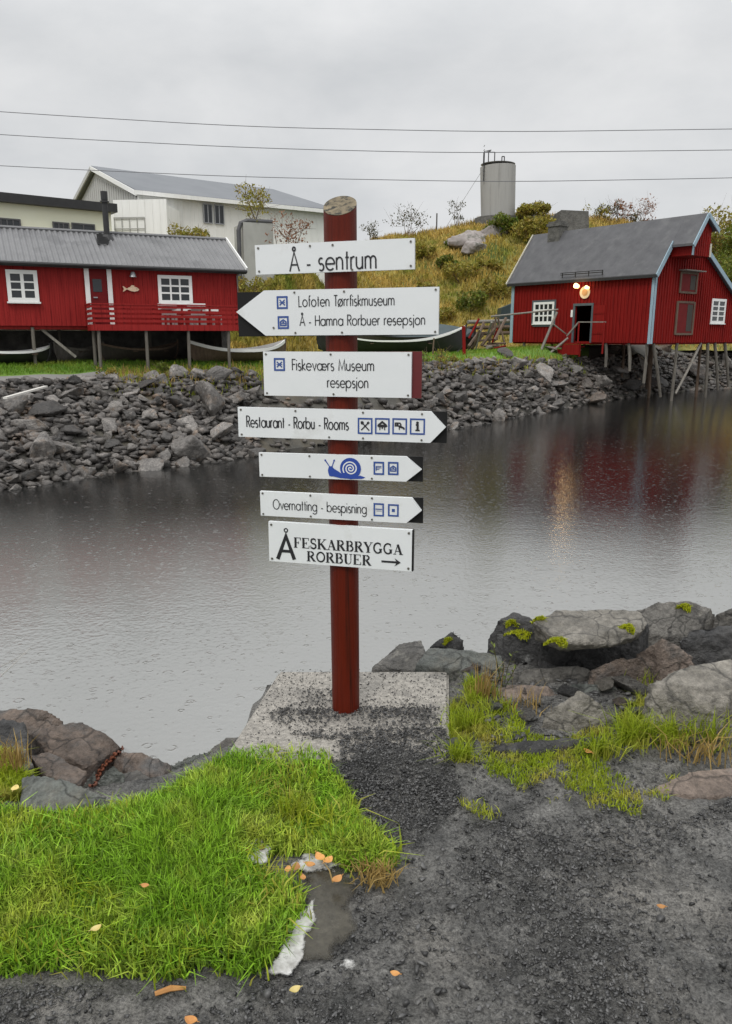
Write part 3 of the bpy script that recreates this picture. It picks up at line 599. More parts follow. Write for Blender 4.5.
# the open doorway, its leaf folded back, its frame
df = MB(); rf.box(df, du0 - .14, du0, .036, .09, bz_, dt + .14); rf.box(df, du1, du1 + .12, .036, .09, bz_, dt + .14); rf.box(df, du0, du1, .036, .09, dt, dt + .14); part('door_frame', df, M['trimdark'], wh)
dl = MB(); rf.box(dl, du1 + .14, du1 + .95, .038, .085, bz_ + .02, dt); rf.box(dl, du1 + .2, du1 + .9, .085, .11, bz_ + .5, bz_ + .62); rf.box(dl, du1 + .2, du1 + .9, .085, .11, dt - .5, dt - .38); part('door', dl, M['red_r'], wh, 'open door leaf folded against the wall')
rs = MB(); ru = rf.at(583, 272, .3)[0]; rf.box(rs, ru - 1.6, ru + 1.4, .32, .36, ez_ + .05, ez_ + .10); rf.box(rs, ru - 1.6, ru + 1.4, .32, .36, ez_ + .16, ez_ + .20)
for k in range(4): q = lerp(ru - 1.5, ru + 1.35, k / 3); rf.box(rs, q, q + .05, .30, .34, ez_ - .1, ez_ + .20)
part('snow_guard', rs, M['black'], roof)
# chimney on the ridge
c = MB(); cu = rf.at(558.5, 230, -GW)[0]; ctop = rf.at(556, 222.5, -GW)[1]
rf.box(c, cu - .45, cu + .45, -GW - .35, -GW + .5, rz_ - 1.0, ctop); rf.box(c, cu - .52, cu + .52, -GW - .42, -GW + .57, ctop - .3, ctop - .12); part('chimney', c, M['stone'], roof)
# wall lamps: two lit bulbs and the round lit sign below
lb = thing('wall_lamp', 'lit twin spotlight above the open boathouse door', 'lamp', rf(rf.at(581, 287)[0], .05, rf.at(581, 287)[1]))
for px, py, r_ in ((576.5, 286, .15), (587, 287.5, .10)):
    a, b = rf.at(px, py, .3); m_ = MB(); m_.tube([rf(a, .16, b - .02), rf(a, .40, b + .02)], [r_ * .8, r_], 12); bo = part('lamp_head', m_, M['lit'], lb, smooth=False)
    m_ = MB(); m_.tube([rf(a, .03, b + .05), rf(a, .2, b)], .04, 6); part('bracket', m_, M['black'], lb)
rsn = thing('round_sign', 'round pale sign lit from above the boathouse door', 'sign', rf(rf.at(585, 292)[0], .05, rf.at(585, 292)[1]))
a, b = rf.at(585, 292.5, .06)
m_ = MB(); m_.tube([rf(a, .037, b), rf(a, .09, b)], .36, 24); part('disc', m_, pm('round_sign_board', (0.75, 0.6, 0.38), (0.8, 0.66, 0.44), 5, .5), rsn)
m_ = MB(); m_.tube([rf(a, .092, b), rf(a, .10, b)], .2, 20); part('emblem', m_, pm('round_sign_emblem', (0.55, 0.30, 0.12), (0.62, 0.36, 0.16), 5, .5), rsn)
pl = bpy.data.lights.new('lamp_light', 'POINT'); pl.energy = 16; pl.color = (1, .66, .3); pl.shadow_soft_size = .15
plo = bpy.data.objects.new('lamp_light', pl); C.objects.link(plo); plo.parent = lb; plo.location = rf(rf.at(582, 287)[0], .75, rf.at(582, 285)[1]) - lb.location
nt_ = MB(); a, b = rf.at(571.5, 310); a2, b2 = rf.at(574.5, 317); rf.box(nt_, a, a2, .04, .06, b2, b); solo('notice', nt_, M['white'], 'small white notice beside the open boathouse door', 'notice', rf(a, .05, b2))
# stilts and braces of the gable end and the long side
def gstilt(name, p, q, r_, mat='brownwood', lab=None):
    m_ = MB(); m_.tube([p, lerp(p, q, .5) + Vector((.03, 0, 0)), q], [r_, r_ * .95, r_ * .85], 8); part(name, m_, M[mat], wh, lab)
for (x0, y0, x1, y1, s0, mt, nm_) in ((653, 345, 661, 390, .15, 'brownwood', 'brace'), (677, 342, 671.5, 397, 2.6, 'brownwood', 'stilt'), (701, 342, 676, 387, 6.2, 'greywood', 'brace'), (708, 341, 706, 391, 7.2, 'brownwood', 'stilt'), (715, 340, 718.5, 384, 8.4, 'brownwood', 'stilt'), (725, 340, 729, 380, 10, 'brownwood', 'stilt')):
    u0, w0 = gf.at(x0, y0, -.1); u1, w1 = gf.at(x1, y1, -.1); gstilt(nm_, gf(u0, -.1, bz_ - .03), gf(u1, -.1, w1 - .4), .10 if mt == 'brownwood' else .08, 'stiltwood' if mt == 'brownwood' else mt)
for (x0, x1, y1) in ((647, 644, 378), (606, 606, 362), (629, 630, 366), (560, 560, 352), (524, 524, 350)):
    u0, w0 = rf.at(x0, 345, -.15); u1, w1 = rf.at(x1, y1, -.15); gstilt('stilt', rf(u0, -.15, bz_ - .03), rf(u1, -.15, w1 - .3), .10, 'stiltwood')
for u, v in ((.3, -4), (3, -4), (6, -4), (8, -4), (9.5, -7), (6, -7)):
    p = rf(u, v, bz_ - .1); gstilt('stilt', p, Vector((p.x, p.y, far_z(p.x, p.y) - .3)), .11)
# stairs up to the door
stp = thing('stair', 'short red wooden stair with pale handrail up to the boathouse door', 'stair', rf(du0, 1, 0.6))
for k in range(4):
    m_ = MB(); rf.box(m_, du0 - .2 - k * .45, du1 + .05 - k * .35, .05 + k * .02, 1.15, bz_ - .08 - k * .2, bz_ - .01 - k * .2); part('step', m_, M['red_r'], stp)
m_ = MB(); rf.box(m_, du0 - 1.6, du1 + .1, 1.16, 1.22, .5, .75); rf.box(m_, du0 + .1, du1 + .1, 1.16, 1.22, .75, bz_ - .1)
for u in (du0, du1): rf.box(m_, u, u + .1, 1.04, 1.14, .4, bz_ - .09)
part('side_board', m_, M['red_r'], stp)
m_ = MB(); q = [(606, 322), (579, 322), (567, 336)]
pp = [rf(rf.at(x, y, 1.25)[0], 1.25, rf.at(x, y, 1.25)[1]) for x, y in q]
m_.bar(pp[0], pp[1], .06); m_.bar(pp[1], pp[2], .08, .09); part('handrail', m_, M['greywood'], stp)
m_ = MB(); m_.bar(pp[1], Vector((pp[1].x, pp[1].y, bz_)), .08); m_.bar(pp[0] - Vector((.1, 0, 0)), Vector((pp[0].x - .1, pp[0].y, .6)), .08); part('rail_post', m_, M['red_r'], stp)
# timber frame beside the stair
tf = thing('pole_frame', 'leaning grey pole frame with long crossbar before the boathouse window', 'pole frame', P(545, 352, 47))
for nm_, x0, y0, x1, y1, r_ in (('pole', 540, 353, 557, 312, .085), ('crossbar', 491, 316.5, 558, 309.5, .055), ('pole', 543, 359, 568, 338, .075), ('strut', 553, 324, 566, 334, .045), ('pole', 494, 342, 496, 314, .06), ('pole', 505, 345, 498, 318, .06)):
    m_ = MB(); m_.tube([P(x0, y0, 47.0), P(x1, y1, 47.3)], [r_, r_ * .85], 7); part(nm_, m_, M['greywood' if r_ != .06 else 'brownwood'], tf)

# ---------------- white warehouse, flat-roofed building, concrete block
A = P(138, 195, 45.0); ww = (math.cos(R(36)), math.sin(R(36)))
wf_ = Frame((A.x, A.y, 0), ww); ezw = A.z; WL = wf_.at(325, 215)[0]

def _w(px, lo=1, hi=40):
    for k in range(400):
        t_ = lo + (hi - lo) * k / 400; p_ = wf_(0, -t_, ezw)
        if proj(p_)[0] <= px: return t_
    return hi
HWw = _w(99); FWw = max(_w(78), 2 * HWw); print('warehouse', HWw, FWw, WL)
rzw = P(98, 170, wf_(0, -HWw, 0).y).z
er = wf_.at(325, 213)[1]; rr_ = er + (rzw - ezw) * .93
war = thing('warehouse', 'large white boarded warehouse with long grey roof on the rise', 'warehouse', wf_(WL / 2, -HWw, 4))
ext = 0.9
w = MB(); boarded(wf_, w, 0, WL + ext, 3.5, lambda u: lerp(ezw, er, u / WL), .5, 0, .06, .02); wf_.box(w, 0, WL + ext, -FWw, -FWw + .2, 3.5, ezw)
gw = Frame(wf_(0, -FWw, 0), -Vector(wf_.n) * -1)
w.prism([wf_(.003, -.13, 3.5), wf_(.003, -FWw, 3.5), wf_(.003, -FWw, ezw - .2), wf_(.003, -.13, ezw - .2)], wf_.u * .2)
part('wall', w, M['warehouse'], war)
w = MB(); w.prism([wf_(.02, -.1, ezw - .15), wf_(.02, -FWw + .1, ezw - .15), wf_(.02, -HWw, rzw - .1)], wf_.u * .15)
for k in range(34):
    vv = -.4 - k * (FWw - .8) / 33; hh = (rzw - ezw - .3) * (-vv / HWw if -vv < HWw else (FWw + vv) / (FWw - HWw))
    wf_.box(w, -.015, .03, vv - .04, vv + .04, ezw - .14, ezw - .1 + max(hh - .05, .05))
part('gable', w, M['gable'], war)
rr = MB()
for s in (0, 1):
    va, vb = (.5, -HWw) if s == 0 else (-FWw - .5, -HWw)
    p = [wf_(-.25, va, ezw - .05), wf_(WL + ext, va, lerp(ezw, er, (WL + ext) / WL) - .05), wf_(WL + (0.2 if s == 0 else 0), vb, rr_), wf_(-.25, vb, rzw)]
    rr.hexa(p + [x + Vector((0, 0, .22)) for x in p])
rr.v = [tuple(x) for x in rr.v]
roof = part('roof', rr, M['roof_w'], war)
vb = MB(); vb.bar(wf_(-.28, .52, ezw - .02), wf_(-.28, -HWw, rzw + .06), .08, .24); part('verge_board', vb, M['white'], roof)
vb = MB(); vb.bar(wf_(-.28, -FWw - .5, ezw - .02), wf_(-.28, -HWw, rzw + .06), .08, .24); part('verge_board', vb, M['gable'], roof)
vb = MB(); vb.bar(wf_(-.4, .53, ezw + .04), wf_(WL + ext, .53, lerp(ezw, er, (WL + ext) / WL) + .02), .06, .22); part('gutter', vb, M['warehouse'], roof)
for (x0, y0, x1, y1) in ((202.5, 203.5, 212.5, 224), (213.5, 204.5, 224, 225)):
    u0, w1 = wf_.at(x0, y0); u1, w0 = wf_.at(x1, y1); window(wf_, u0, u1, w0, w1, .04, 2, 1, war, M['steel'], fw=.05, bw=.06, sill=False)
for (x0, y0, x1, y1) in ((113, 216, 143, 245),):
    u0, w1 = wf_.at(140, 222); u1, w0 = wf_.at(153, 250)
    d = MB(); wf_.box(d, u0 + .5, u1 + .2, .024, .06, w0, w1); part('door', d, M['warehouse'], war)
sb = MB(); a, b = wf_.at(166, 240); a2 = wf_.at(226, 250)[0]; wf_.box(sb, a, a2, .024, .10, lerp(ezw, 4, .42), lerp(ezw, 4, .42) + .12); part('ledge', sb, M['warehouse'], war)
# white gable-side lean-to of the warehouse (the pale block left of the long wall)
lt = MB(); A2 = P(113, 200, 44.2); lt_f = Frame((A2.x, A2.y, 0), (P(166, 200, 43.9) - A2)[:2]); l_len = (P(166, 200, 43.9) - A2).length
boarded(lt_f, lt, 0, l_len, 3.5, lambda u: lerp(A2.z, lt_f.at(166, 199)[1], u / l_len), .45, 0, .06, .02)
lt.prism([lt_f(0, -.125, 3.5), lt_f(l_len, -.125, 3.5), lt_f(l_len, -.125, A2.z - .3), lt_f(0, -.125, A2.z - .3)], lt_f.n * -2.0)
lto = part('porch_block', lt, M['warehouse'], war)
d = MB(); u0, w1 = lt_f.at(114, 219); u1, w0 = lt_f.at(146, 246)
for k in range(5): q = lerp(u0, u1, k / 4); lt_f.box(d, q, q + .05, .024, .05, w0, w1)
lt_f.box(d, u0, u1 + .05, .051, .07, w1, w1 + .08); lt_f.box(d, u0, u1, .051, .07, w1 - .55, w1 - .50); part('gate_frame', d, M['concrete'], lto)

B = P(112, 232, 42.0); fd = (math.cos(R(37)), math.sin(R(37)))
ff = Frame((B.x, B.y, 0), fd); fl = 11.0
flat = thing('flat_roofed_building', 'cream flat-roofed building with dark roof edge and strip windows', 'building', ff(-4, -2, .6))
top = ff.at(60, 208)[1]
w = MB(); ff.box(w, -fl, 0, -4, 0, .4, top); part('wall', w, M['cream'], flat)
rr = MB(); ff.box(rr, -fl, .25, -4.2, .35, top + .003, top + .42); part('roof', rr, M['black'], flat)
for (x0, y0, x1, y1, n_) in ((-14, 216.5, 21, 228, 5), (52, 221.5, 70, 236, 3), (71, 222.5, 95.5, 238, 2)):
    u0, w1 = ff.at(x0, y0); u1, w0 = ff.at(x1, y1); window(ff, u0, u1, w0, w1, .02, n_, 1, flat, M['roof_r'], fw=.07, bw=.06, sill=False)
A = P(243, 222, 42.0); A2 = P(273, 222, 42.6); cf = Frame((A.x, A.y, 0), (A2 - A)[:2]); cl = (A2 - A).length
blk = thing('concrete_tower', 'square weathered concrete block with a bush on top beside the warehouse', 'concrete block', cf(cl / 2, -1, 4))
m_ = MB(); cf.box(m_, 0, cl, -2.2, 0, 3, A.z); part('shaft', m_, M['concrete'], blk)
m_ = MB(); zt = A.z - .15; m_.tube([cf(-.22, -.12, 3), cf(-.22, -.12, zt - .25), cf(-.1, -.12, zt + .1), cf(.25, -.12, zt + .24), cf(cl, -.12, zt + .24)], .12, 8); part('pipe', m_, M['roof_r'], blk)

# ---------------- tank on the hill
tY = 74.0; tb_ = P(498, 221, tY); tt = P(498, 164.5, tY); tr = (P(516, 190, tY) - P(481, 190, tY)).length / 2
tk = thing('water_tank', 'tall grey concrete tank standing on the hilltop', 'tank', (tb_.x, tb_.y, tb_.z - 1))
m_ = MB(); m_.tube([(tb_.x, tb_.y, tb_.z - .3), (tt.x, tt.y, tt.z - .2), (tt.x, tt.y, tt.z)], [tr * .96, tr, tr * .97], 40); part('shell', m_, M['tank'], tk, smooth=False)
m_ = MB(); m_.tube([(tb_.x, tb_.y, tb_.z - 3), (tb_.x, tb_.y, tb_.z + .25)], [tr + .9, tr + .55], 10); part('plinth', m_, M['stone'], tk)
m_ = MB(); lx = tb_.x - tr * .93; ly = tb_.y - tr * .45
for o_ in (-.22, .22): m_.tube([(lx - .1, ly + o_, tb_.z + 3.2), (lx - .1, ly + o_, tt.z + .9), (lx + .5, ly + o_, tt.z + 1.0)], .045, 6)
for k in range(9): m_.tube([(lx - .1, ly - .22, tb_.z + 3.4 + k * .35), (lx - .1, ly + .22, tb_.z + 3.4 + k * .35)], .03, 5)
part('ladder', m_, M['black'], tk)
m_ = MB()
for dx in (-1.0, -.45, .2, .42): m_.tube([(tt.x + dx, tt.y - .8, tt.z - .05), (tt.x + dx, tt.y - .8, tt.z + (.85 if dx < 0 else .5))], .045, 6)
m_.tube([(tt.x - 1.0, tt.y - .8, tt.z + .85), (tt.x - .45, tt.y - .8, tt.z + .85)], .045, 6); m_.tube([(tt.x + .2, tt.y - .8, tt.z + .5), (tt.x + .42, tt.y - .8, tt.z + .5)], .045, 6)
part('railing', m_, M['black'], tk)
gp = hill_pt(440, .98); m_ = MB(); m_.tube([(lx, ly, tt.z - .3), tuple(gp)], .02, 5); part('guy_wire', m_, M['steel'], tk)
# bunker-like blocks on the skyline
for (x0, y0, x1, y1, Y, lab) in ((562, 209.5, 588, 232, 69, 'square dark stone block behind the boathouse chimney'), (534, 214.5, 563, 228, 72, 'low dark stone wall between the tank and boathouse')):
    a = P(x0, y0, Y); b = P(x1, y1, Y); m_ = MB(); m_.hexa([(a.x - .2, Y, b.z - 1), (b.x + .2, Y, b.z - 1), (b.x + .2, Y + 3, b.z - 1), (a.x - .2, Y + 3, b.z - 1), (a.x, Y + .2, a.z), (b.x, Y + .2, a.z - .1), (b.x, Y + 2.8, a.z - .1), (a.x, Y + 2.8, a.z)])
    solo('stone_block', m_, M['stone'], lab, 'stone block', (a.x, Y, b.z))
# overhead wires
for px, lab in (([(-60, 107), (0, 112), (250, 127), (500, 132), (732, 129), (800, 128)], 'uppermost overhead wire crossing the sky'), ([(-60, 130), (0, 135), (250, 148), (450, 153), (732, 150), (800, 149)], 'middle overhead wire crossing the sky'), ([(-60, 162), (0, 166), (240, 177), (500, 182), (732, 178), (800, 176)], 'lowest overhead wire, just above the tank and roofs')):
    pts = []
    for k in range(33):
        x = lerp(-60, 800, k / 32)
        # smooth sag through the measured points
        y = sum(interp(x + o_, px) for o_ in (-60, -30, 0, 30, 60)) / 5
        pts.append(P(x, y, 24.0))
    m_ = MB(); m_.tube(pts, .010, 6); solo('overhead_wire', m_, M['wire'], lab, 'wire', pts[0], group='overhead wires')
# ================================================================== SIGNPOST
def arc(cx, cy, r, a0, a1, n=14, ry=None):
    ry = ry or r
    return [(cx + r * math.cos(R(lerp(a0, a1, i / n))), cy + ry * math.sin(R(lerp(a0, a1, i / n)))) for i in range(n + 1)]
XH = .64; q = XH / 2
def circ(cx=q, cy=q, r=q): return arc(cx, cy, r, 0, 360, 22)
GL = {   # thin round sans letters as pen strokes: (strokes, advance)
 'A': ([[(0, 0), (.36, 1), (.72, 0)], [(.13, .34), (.59, .34)]], .74), 'Å': ([[(0, 0), (.36, 1), (.72, 0)], [(.13, .34), (.59, .34)], arc(.36, 1.16, .10, 0, 360, 12)], .74),
 'L': ([[(0, 1), (0, 0), (.40, 0)]], .48), 'F': ([[(0, 0), (0, 1), (.42, 1)], [(0, .54), (.38, .54)]], .48), 'T': ([[(0, 1), (.52, 1)], [(.26, 1), (.26, 0)]], .50),
 'R': ([[(0, 0), (0, 1), (.24, 1)] + arc(.24, .76, .24, 90, -90, 10) + [(0, .52)], [(.2, .52), (.5, 0)]], .56),
 'M': ([[(0, 0), (.08, 1), (.40, .1), (.72, 1), (.80, 0)]], .90), 'H': ([[(0, 0), (0, 1)], [(.58, 0), (.58, 1)], [(0, .52), (.58, .52)]], .68),
 'O': ([arc(.48, .5, .48, 0, 360, 28, .5)], 1.06),
 'a': ([circ(), [(XH, XH), (XH, 0)]], .76), 'b': ([circ(), [(0, 1.03), (0, 0)]], .76), 'e': ([[(0.02, q), (XH, q)] + arc(q, q, q, 0, 315, 18)], .72),
 'f': ([arc(.26, .86, .16, 80, 180, 6) + [(.10, 0)], [(0, .62), (.26, .62)]], .34), 'g': ([circ(), [(XH, XH), (XH, -.1)] + arc(q, -.08, q, 0, -150, 10, .22)], .76),
 'i': ([[(0, XH), (0, 0)], [(0, .86), (0, .94)]], .14), 'j': ([[(.04, XH), (.04, -.28)], [(.04, .86), (.04, .94)]], .18), 'k': ([[(0, 1.03), (0, 0)], [(.36, XH), (.02, .32), (.40, 0)]], .46),
 'm': ([[(0, XH), (0, 0)], [(0, .36)] + arc(.19, .43, .19, 180, 0, 10, .21) + [(.38, 0)], [(.38, .36)] + arc(.57, .43, .19, 180, 0, 10, .21) + [(.76, 0)]], .90),
 'n': ([[(0, XH), (0, 0)], [(0, .36)] + arc(.22, .40, .22, 180, 0, 10, .24) + [(.44, 0)]], .58), 'o': ([circ()], .76), 'p': ([circ(), [(0, XH), (0, -.34)]], .76),
 'r': ([[(0, XH), (0, 0)], [(0, .38)] + arc(.20, .42, .20, 180, 70, 7, .22)], .33),
 's': ([arc(.18, .47, .165, 50, 250, 9) + arc(.18, .165, .18, 90, -140, 10)], .46), 't': ([[(.12, .92), (.12, 0)], [(0, .62), (.26, .62)]], .34),
 'u': ([[(0, XH)] + arc(.22, .24, .22, 180, 360, 10) + [(.44, XH)], [(.44, .3), (.44, 0)]], .58), 'v': ([[(0, XH), (.24, 0), (.48, XH)]], .54),
 'æ': ([circ(.30, q, .30), [(.6, q), (1.18, q)] + arc(.89, q, .29, 0, 315, 16), [(.60, XH), (.60, 0)]], 1.26), 'ø': ([circ(), [(.02, -.06), (.62, .70)]], .76),
 '-': ([[(.02, .30), (.30, .30)]], .38), ' ': ([], .40)}
K, T_ = .205, .062     # serif capitals: heavy and light pens
def sf(x, y, w=.34): return ('t', [(x - w / 2, y), (x + w / 2, y)])
SE = {'F': ([('k', [(.16, 0), (.16, 1)]), sf(.16, .025), ('t', [(.02, .975), (.62, .975), (.62, .74)]), ('t', [(.16, .5), (.44, .5)]), ('t', [(.44, .62), (.44, .38)])], .72),
 'E': ([('k', [(.16, 0), (.16, 1)]), ('t', [(.02, .975), (.64, .975), (.64, .76)]), ('t', [(.02, .025), (.66, .025), (.68, .27)]), ('t', [(.16, .5), (.44, .5)]), ('t', [(.44, .62), (.44, .38)])], .78),
 'S': ([('m', arc(.28, .74, .21, 40, 255, 12, .23)[:] + arc(.28, .27, .22, 85, -145, 12, .24)), ('t', [(.47, .98), (.48, .70)]), ('t', [(.05, .02), (.04, .32)])], .62),
 'K': ([('k', [(.16, 0), (.16, 1)]), sf(.16, .025), sf(.16, .975), ('t', [(.70, .97), (.22, .42)]), ('k', [(.34, .55), (.72, .02)]), sf(.68, .975, .3), sf(.74, .025, .32)], .88),
 'A': ([('t', [(.12, .02), (.39, .98)]), ('k', [(.38, .96), (.68, .02)]), ('t', [(.20, .32), (.54, .32)]), sf(.12, .025, .26), sf(.69, .025, .34)], .84),
 'R': ([('k', [(.16, 0), (.16, 1)]), sf(.16, .025), ('t', [(.02, .975), (.36, .975)]), ('m', arc(.36, .75, .23, 85, -85, 10, .21)), ('t', [(.36, .52), (.16, .52)]), ('k', [(.36, .5), (.68, .03)]), sf(.72, .025, .2)], .82),
 'B': ([('k', [(.16, 0), (.16, 1)]), ('t', [(.02, .975), (.36, .975)]), ('t', [(.02, .025), (.38, .025)]), ('m', arc(.36, .76, .20, 85, -85, 10, .2)), ('m', arc(.38, .28, .25, 85, -85, 10, .24)), ('t', [(.16, .53), (.36, .53)])], .76),
 'Y': ([('k', [(.10, .97), (.39, .46)]), ('t', [(.68, .97), (.40, .46)]), ('k', [(.39, .5), (.39, 0)]), sf(.12, .975, .32), sf(.68, .975, .26), sf(.39, .025)], .80),
 'G': ([('m', arc(.42, .5, .34, 50, 318, 18, .47)), ('k', [(.67, .40), (.67, .06)]), sf(.66, .42, .3), ('t', [(.66, .97), (.66, .68)])], .88),
 'O': ([('m', arc(.42, .5, .34, 0, 360, 26, .46))], .86), 'U': ([('k', [(.16, .98)] + arc(.38, .30, .22, 180, 240, 5, .28)), ('t', arc(.38, .30, .24, 235, 360, 8, .29) + [(.62, .98)]), sf(.16, .975), sf(.62, .975, .26)], .80)}
post_x, post_y = G(346, 714).x, G(346, 714).y
pt = P(340, 206, post_y + .0); POST_D = pt - Vector((post_x, post_y, 0))
sig = thing('signpost', 'round red timber post carrying seven white direction boards, on a concrete slab', 'signpost', (post_x, post_y, 0.0))
PR = .062
pm_ = MB(); vs = []; fs = []; nseg = 40; rows = 30; base = Vector((post_x, post_y, 0))
for i in range(rows + 1):
    t = i / rows
    for j in range(nseg):
        a = 2 * math.pi * j / nseg; rad = PR * lerp(.97, 1.03, t) * (1 + .012 * noise.noise(Vector((math.cos(a) * 2, math.sin(a) * 2, t * 3))))
        dx, dy = rad * math.cos(a), rad * math.sin(a); z = t * POST_D.z
        if t > .9: z += (dy * .68 + dx * .12) * (t - .9) * 10
        vs.append((post_x + POST_D.x * t + dx, post_y + POST_D.y * t + dy, z - (.03 if i == 0 else 0)))
for i in range(rows):
    for j in range(nseg): fs.append((i * nseg + j, i * nseg + (j + 1) % nseg, (i + 1) * nseg + (j + 1) % nseg, (i + 1) * nseg + j))
pm_.add(vs, fs); pob = part('post', pm_, M['post'], sig, smooth=True)
top = [Vector(v) for v in vs[-nseg:]]; c_ = sum(top, Vector()) / nseg
cm = MB(); cm.prism([p + Vector((0, 0, .001)) for p in top], (0, 0, .002)); part('cut_end', cm, M['endgrain'], pob)
SA = R(13.5)
sfq = Vector((post_x, post_y, 0)); su = Vector((math.cos(SA), -math.sin(SA), 0)); sn = Vector((su.y, -su.x, 0))
class Sign:
    def __init__(s, tl, tr, br, bl, off):
        zc = (tl[1] + bl[1]) / 2; t = (CAMZ) / 2.1
        w_ = lambda p: onplane(p[0], p[1], s.q, sn) - s.q
        ax = Vector((post_x, post_y, 0)) + POST_D * (interp((tl[1] + br[1]) / 2, [(206, 1), (714, 0)]))
        s.q = Vector((ax.x, ax.y, 0)) + sn * (PR * 1.03 + off)
        c4 = [Vector((w_(p).dot(su), w_(p).z)) for p in (tl, tr, br, bl)]
        s.a = ((c4[1] - c4[0]) + (c4[2] - c4[3])).normalized(); s.b = Vector((-s.a.y, s.a.x)); s.c = sum(c4, Vector((0, 0))) / 4
        s.W = ((c4[1] - c4[0]).length + (c4[2] - c4[3]).length) / 2; s.H = ((c4[0] - c4[3]).length + (c4[1] - c4[2]).length) / 2
        s.n = 0
    def loc(s, px, py):
        w = onplane(px, py, s.q, sn) - s.q; d = Vector((w.dot(su), w.z)) - s.c; return Vector((d.dot(s.a), d.dot(s.b)))
    def pt(s, x, y, v=0.0):
        g = s.c + s.a * x + s.b * y; return s.q + su * g.x + Vector((0, 0, g.y)) + sn * v
    def plate(s, mb, poly, v0, v1): mb.prism([s.pt(x, y, v0) for x, y in poly], sn * (v1 - v0)); return mb
    def stroke(s, mb, pts, w, v):
        """a flat pen stroke as a ribbon, width w, closed if the ends meet"""
        P_ = [Vector(p) for p in pts]; closed = (P_[0] - P_[-1]).length < 1e-5
        if closed: P_ = P_[:-1]
        n = len(P_); L = []; Rr = []
        for i, p in enumerate(P_):
            a = P_[i - 1] if (i or closed) else None; b = P_[(i + 1) % n] if (i < n - 1 or closed) else None
            d1 = (p - a).normalized() if a is not None and (p - a).length > 1e-9 else None; d2 = (b - p).normalized() if b is not None and (b - p).length > 1e-9 else None
            d1 = d1 or d2; d2 = d2 or d1
            n1 = Vector((-d1.y, d1.x)); n2 = Vector((-d2.y, d2.x)); m = n1 + n2
            if m.length < 1e-3: m = n1
            m.normalize(); k = min(1 / max(.35, m.dot(n1)), 2.2) * (w / 2)
            L.append(p + m * k); Rr.append(p - m * k)
        vs = [s.pt(p.x, p.y, v) for p in L] + [s.pt(p.x, p.y, v) for p in Rr]
        mb.add(vs, [(i, n + i, n + (i + 1) % n, (i + 1) % n) for i in range(n if closed else n - 1)])
    def text(s, mb, txt, x0, yb, x1, cap, wpen, glyphs=GL, vbase=.0012):
        tr = .07 if glyphs is GL else .02; adv = sum(glyphs[c][1] + tr for c in txt) - 0.1 - tr
        kx = (x1 - x0) / adv; x = x0
        for c in txt:
            g, ad = glyphs[c]
            for st in g:
                s.n += 1; v = vbase + (s.n % 7) * .00012
                if isinstance(st, tuple): pen = {'k': K, 't': T_, 'm': .15}[st[0]] * cap * wpen; st = st[1]
                else: pen = wpen
                s.stroke(mb, [(x + px * kx, yb + py * cap) for px, py in st], pen, v)
            x += (ad + tr) * kx
    def textpx(s, mb, txt, pl, pr, captop, wpen, glyphs=GL):
        a = s.loc(*pl); b = s.loc(*pr); cap = s.loc(pl[0], captop).y - a.y
        s.text(mb, txt, a.x, (a.y + b.y) / 2 if glyphs is GL else (a.y + b.y) / 2, b.x, cap, wpen, glyphs)
    def disc(s, mb, x, y, r, v, n=14, ry=None):
        mb.add([s.pt(x + r * math.cos(2 * math.pi * i / n), y + (ry or r) * math.sin(2 * math.pi * i / n), v) for i in range(n)], [tuple(range(n))])
    def poly(s, mb, pts, v): mb.add([s.pt(x, y, v) for x, y in pts], [tuple(range(len(pts)))])
def board(tl, tr, br, bl, label, shape=None, off=.012, th=.016, mat='sign'):
    s = Sign(tl, tr, br, bl, off); W2, H2 = s.W / 2, s.H / 2
    pl = shape(s, W2, H2) if shape else [(-W2, -H2), (W2, -H2), (W2, H2), (-W2, H2)]
    m = MB(); s.plate(m, pl, -th, 0); s.ob = part('sign_board', m, M[mat], sig, label); return s
def screws(s, pts, r=.0042):
    for x, y in pts:
        m = MB(); c = [(x + r * math.cos(2 * math.pi * i / 8), y + r * math.sin(2 * math.pi * i / 8)) for i in range(8)]; s.plate(m, c, .0005, .003); part('screw', m, M['screw'], s.ob)
def flat_part(name, mb, mat, par, label=None): mb.open = False; return part(name, mb, M[mat], par, label)
EM = .0022
# 1 top board
s = board((254.6, 245), (414.2, 238.1), (414.8, 268.9), (256.1, 274.9), 'plain white board at the top of the post, reading Å - sentrum')
m = MB(); s.textpx(m, 'Å - sentrum', (290, 271.6), (376.5, 268.2), 252.5, .0062); flat_part('lettering', m, 'ink', s.ob)
W2, H2 = s.W / 2 - .014, s.H / 2 - .012; screws(s, [(-W2, -H2), (W2, -H2), (W2, H2), (-W2, H2), (0, H2), (.075, -H2 - .006), (-.09, H2)])
# 2 big left-pointing board
tipx = 236.2
s = board((263.4, 290.6), (438.3, 286.6), (439, 334.6), (266.2, 335.5), 'large white left-pointing arrow board with two lines and two pictograms',
          lambda s, a, b: [(-a, -b), (a, -b), (a, b), (-a, b), (s.loc(tipx, 312).x, s.loc(tipx, 312).y)])
x = s.loc(tipx, 312).x; m = MB(); s.plate(m, [(x, -s.H / 2 - .003), (s.W / 2 - .01, -s.H / 2 - .003), (s.W / 2 - .01, s.H / 2 - .004), (x, s.H / 2 - .004)], -.022, -.0165); part('backing_board', m, M['signback'], s.ob)
m = MB(); s.textpx(m, 'Lofoten Tørrfiskmuseum', (299, 306.6), (394.4, 305.2), 296.0, .0036); flat_part('lettering', m, 'ink', s.ob); m = MB(); s.textpx(m, 'Å - Hamna Rorbuer resepsjon', (300, 325.8), (425, 324.6), 315.6, .0036); flat_part('lettering', m, 'ink', s.ob)
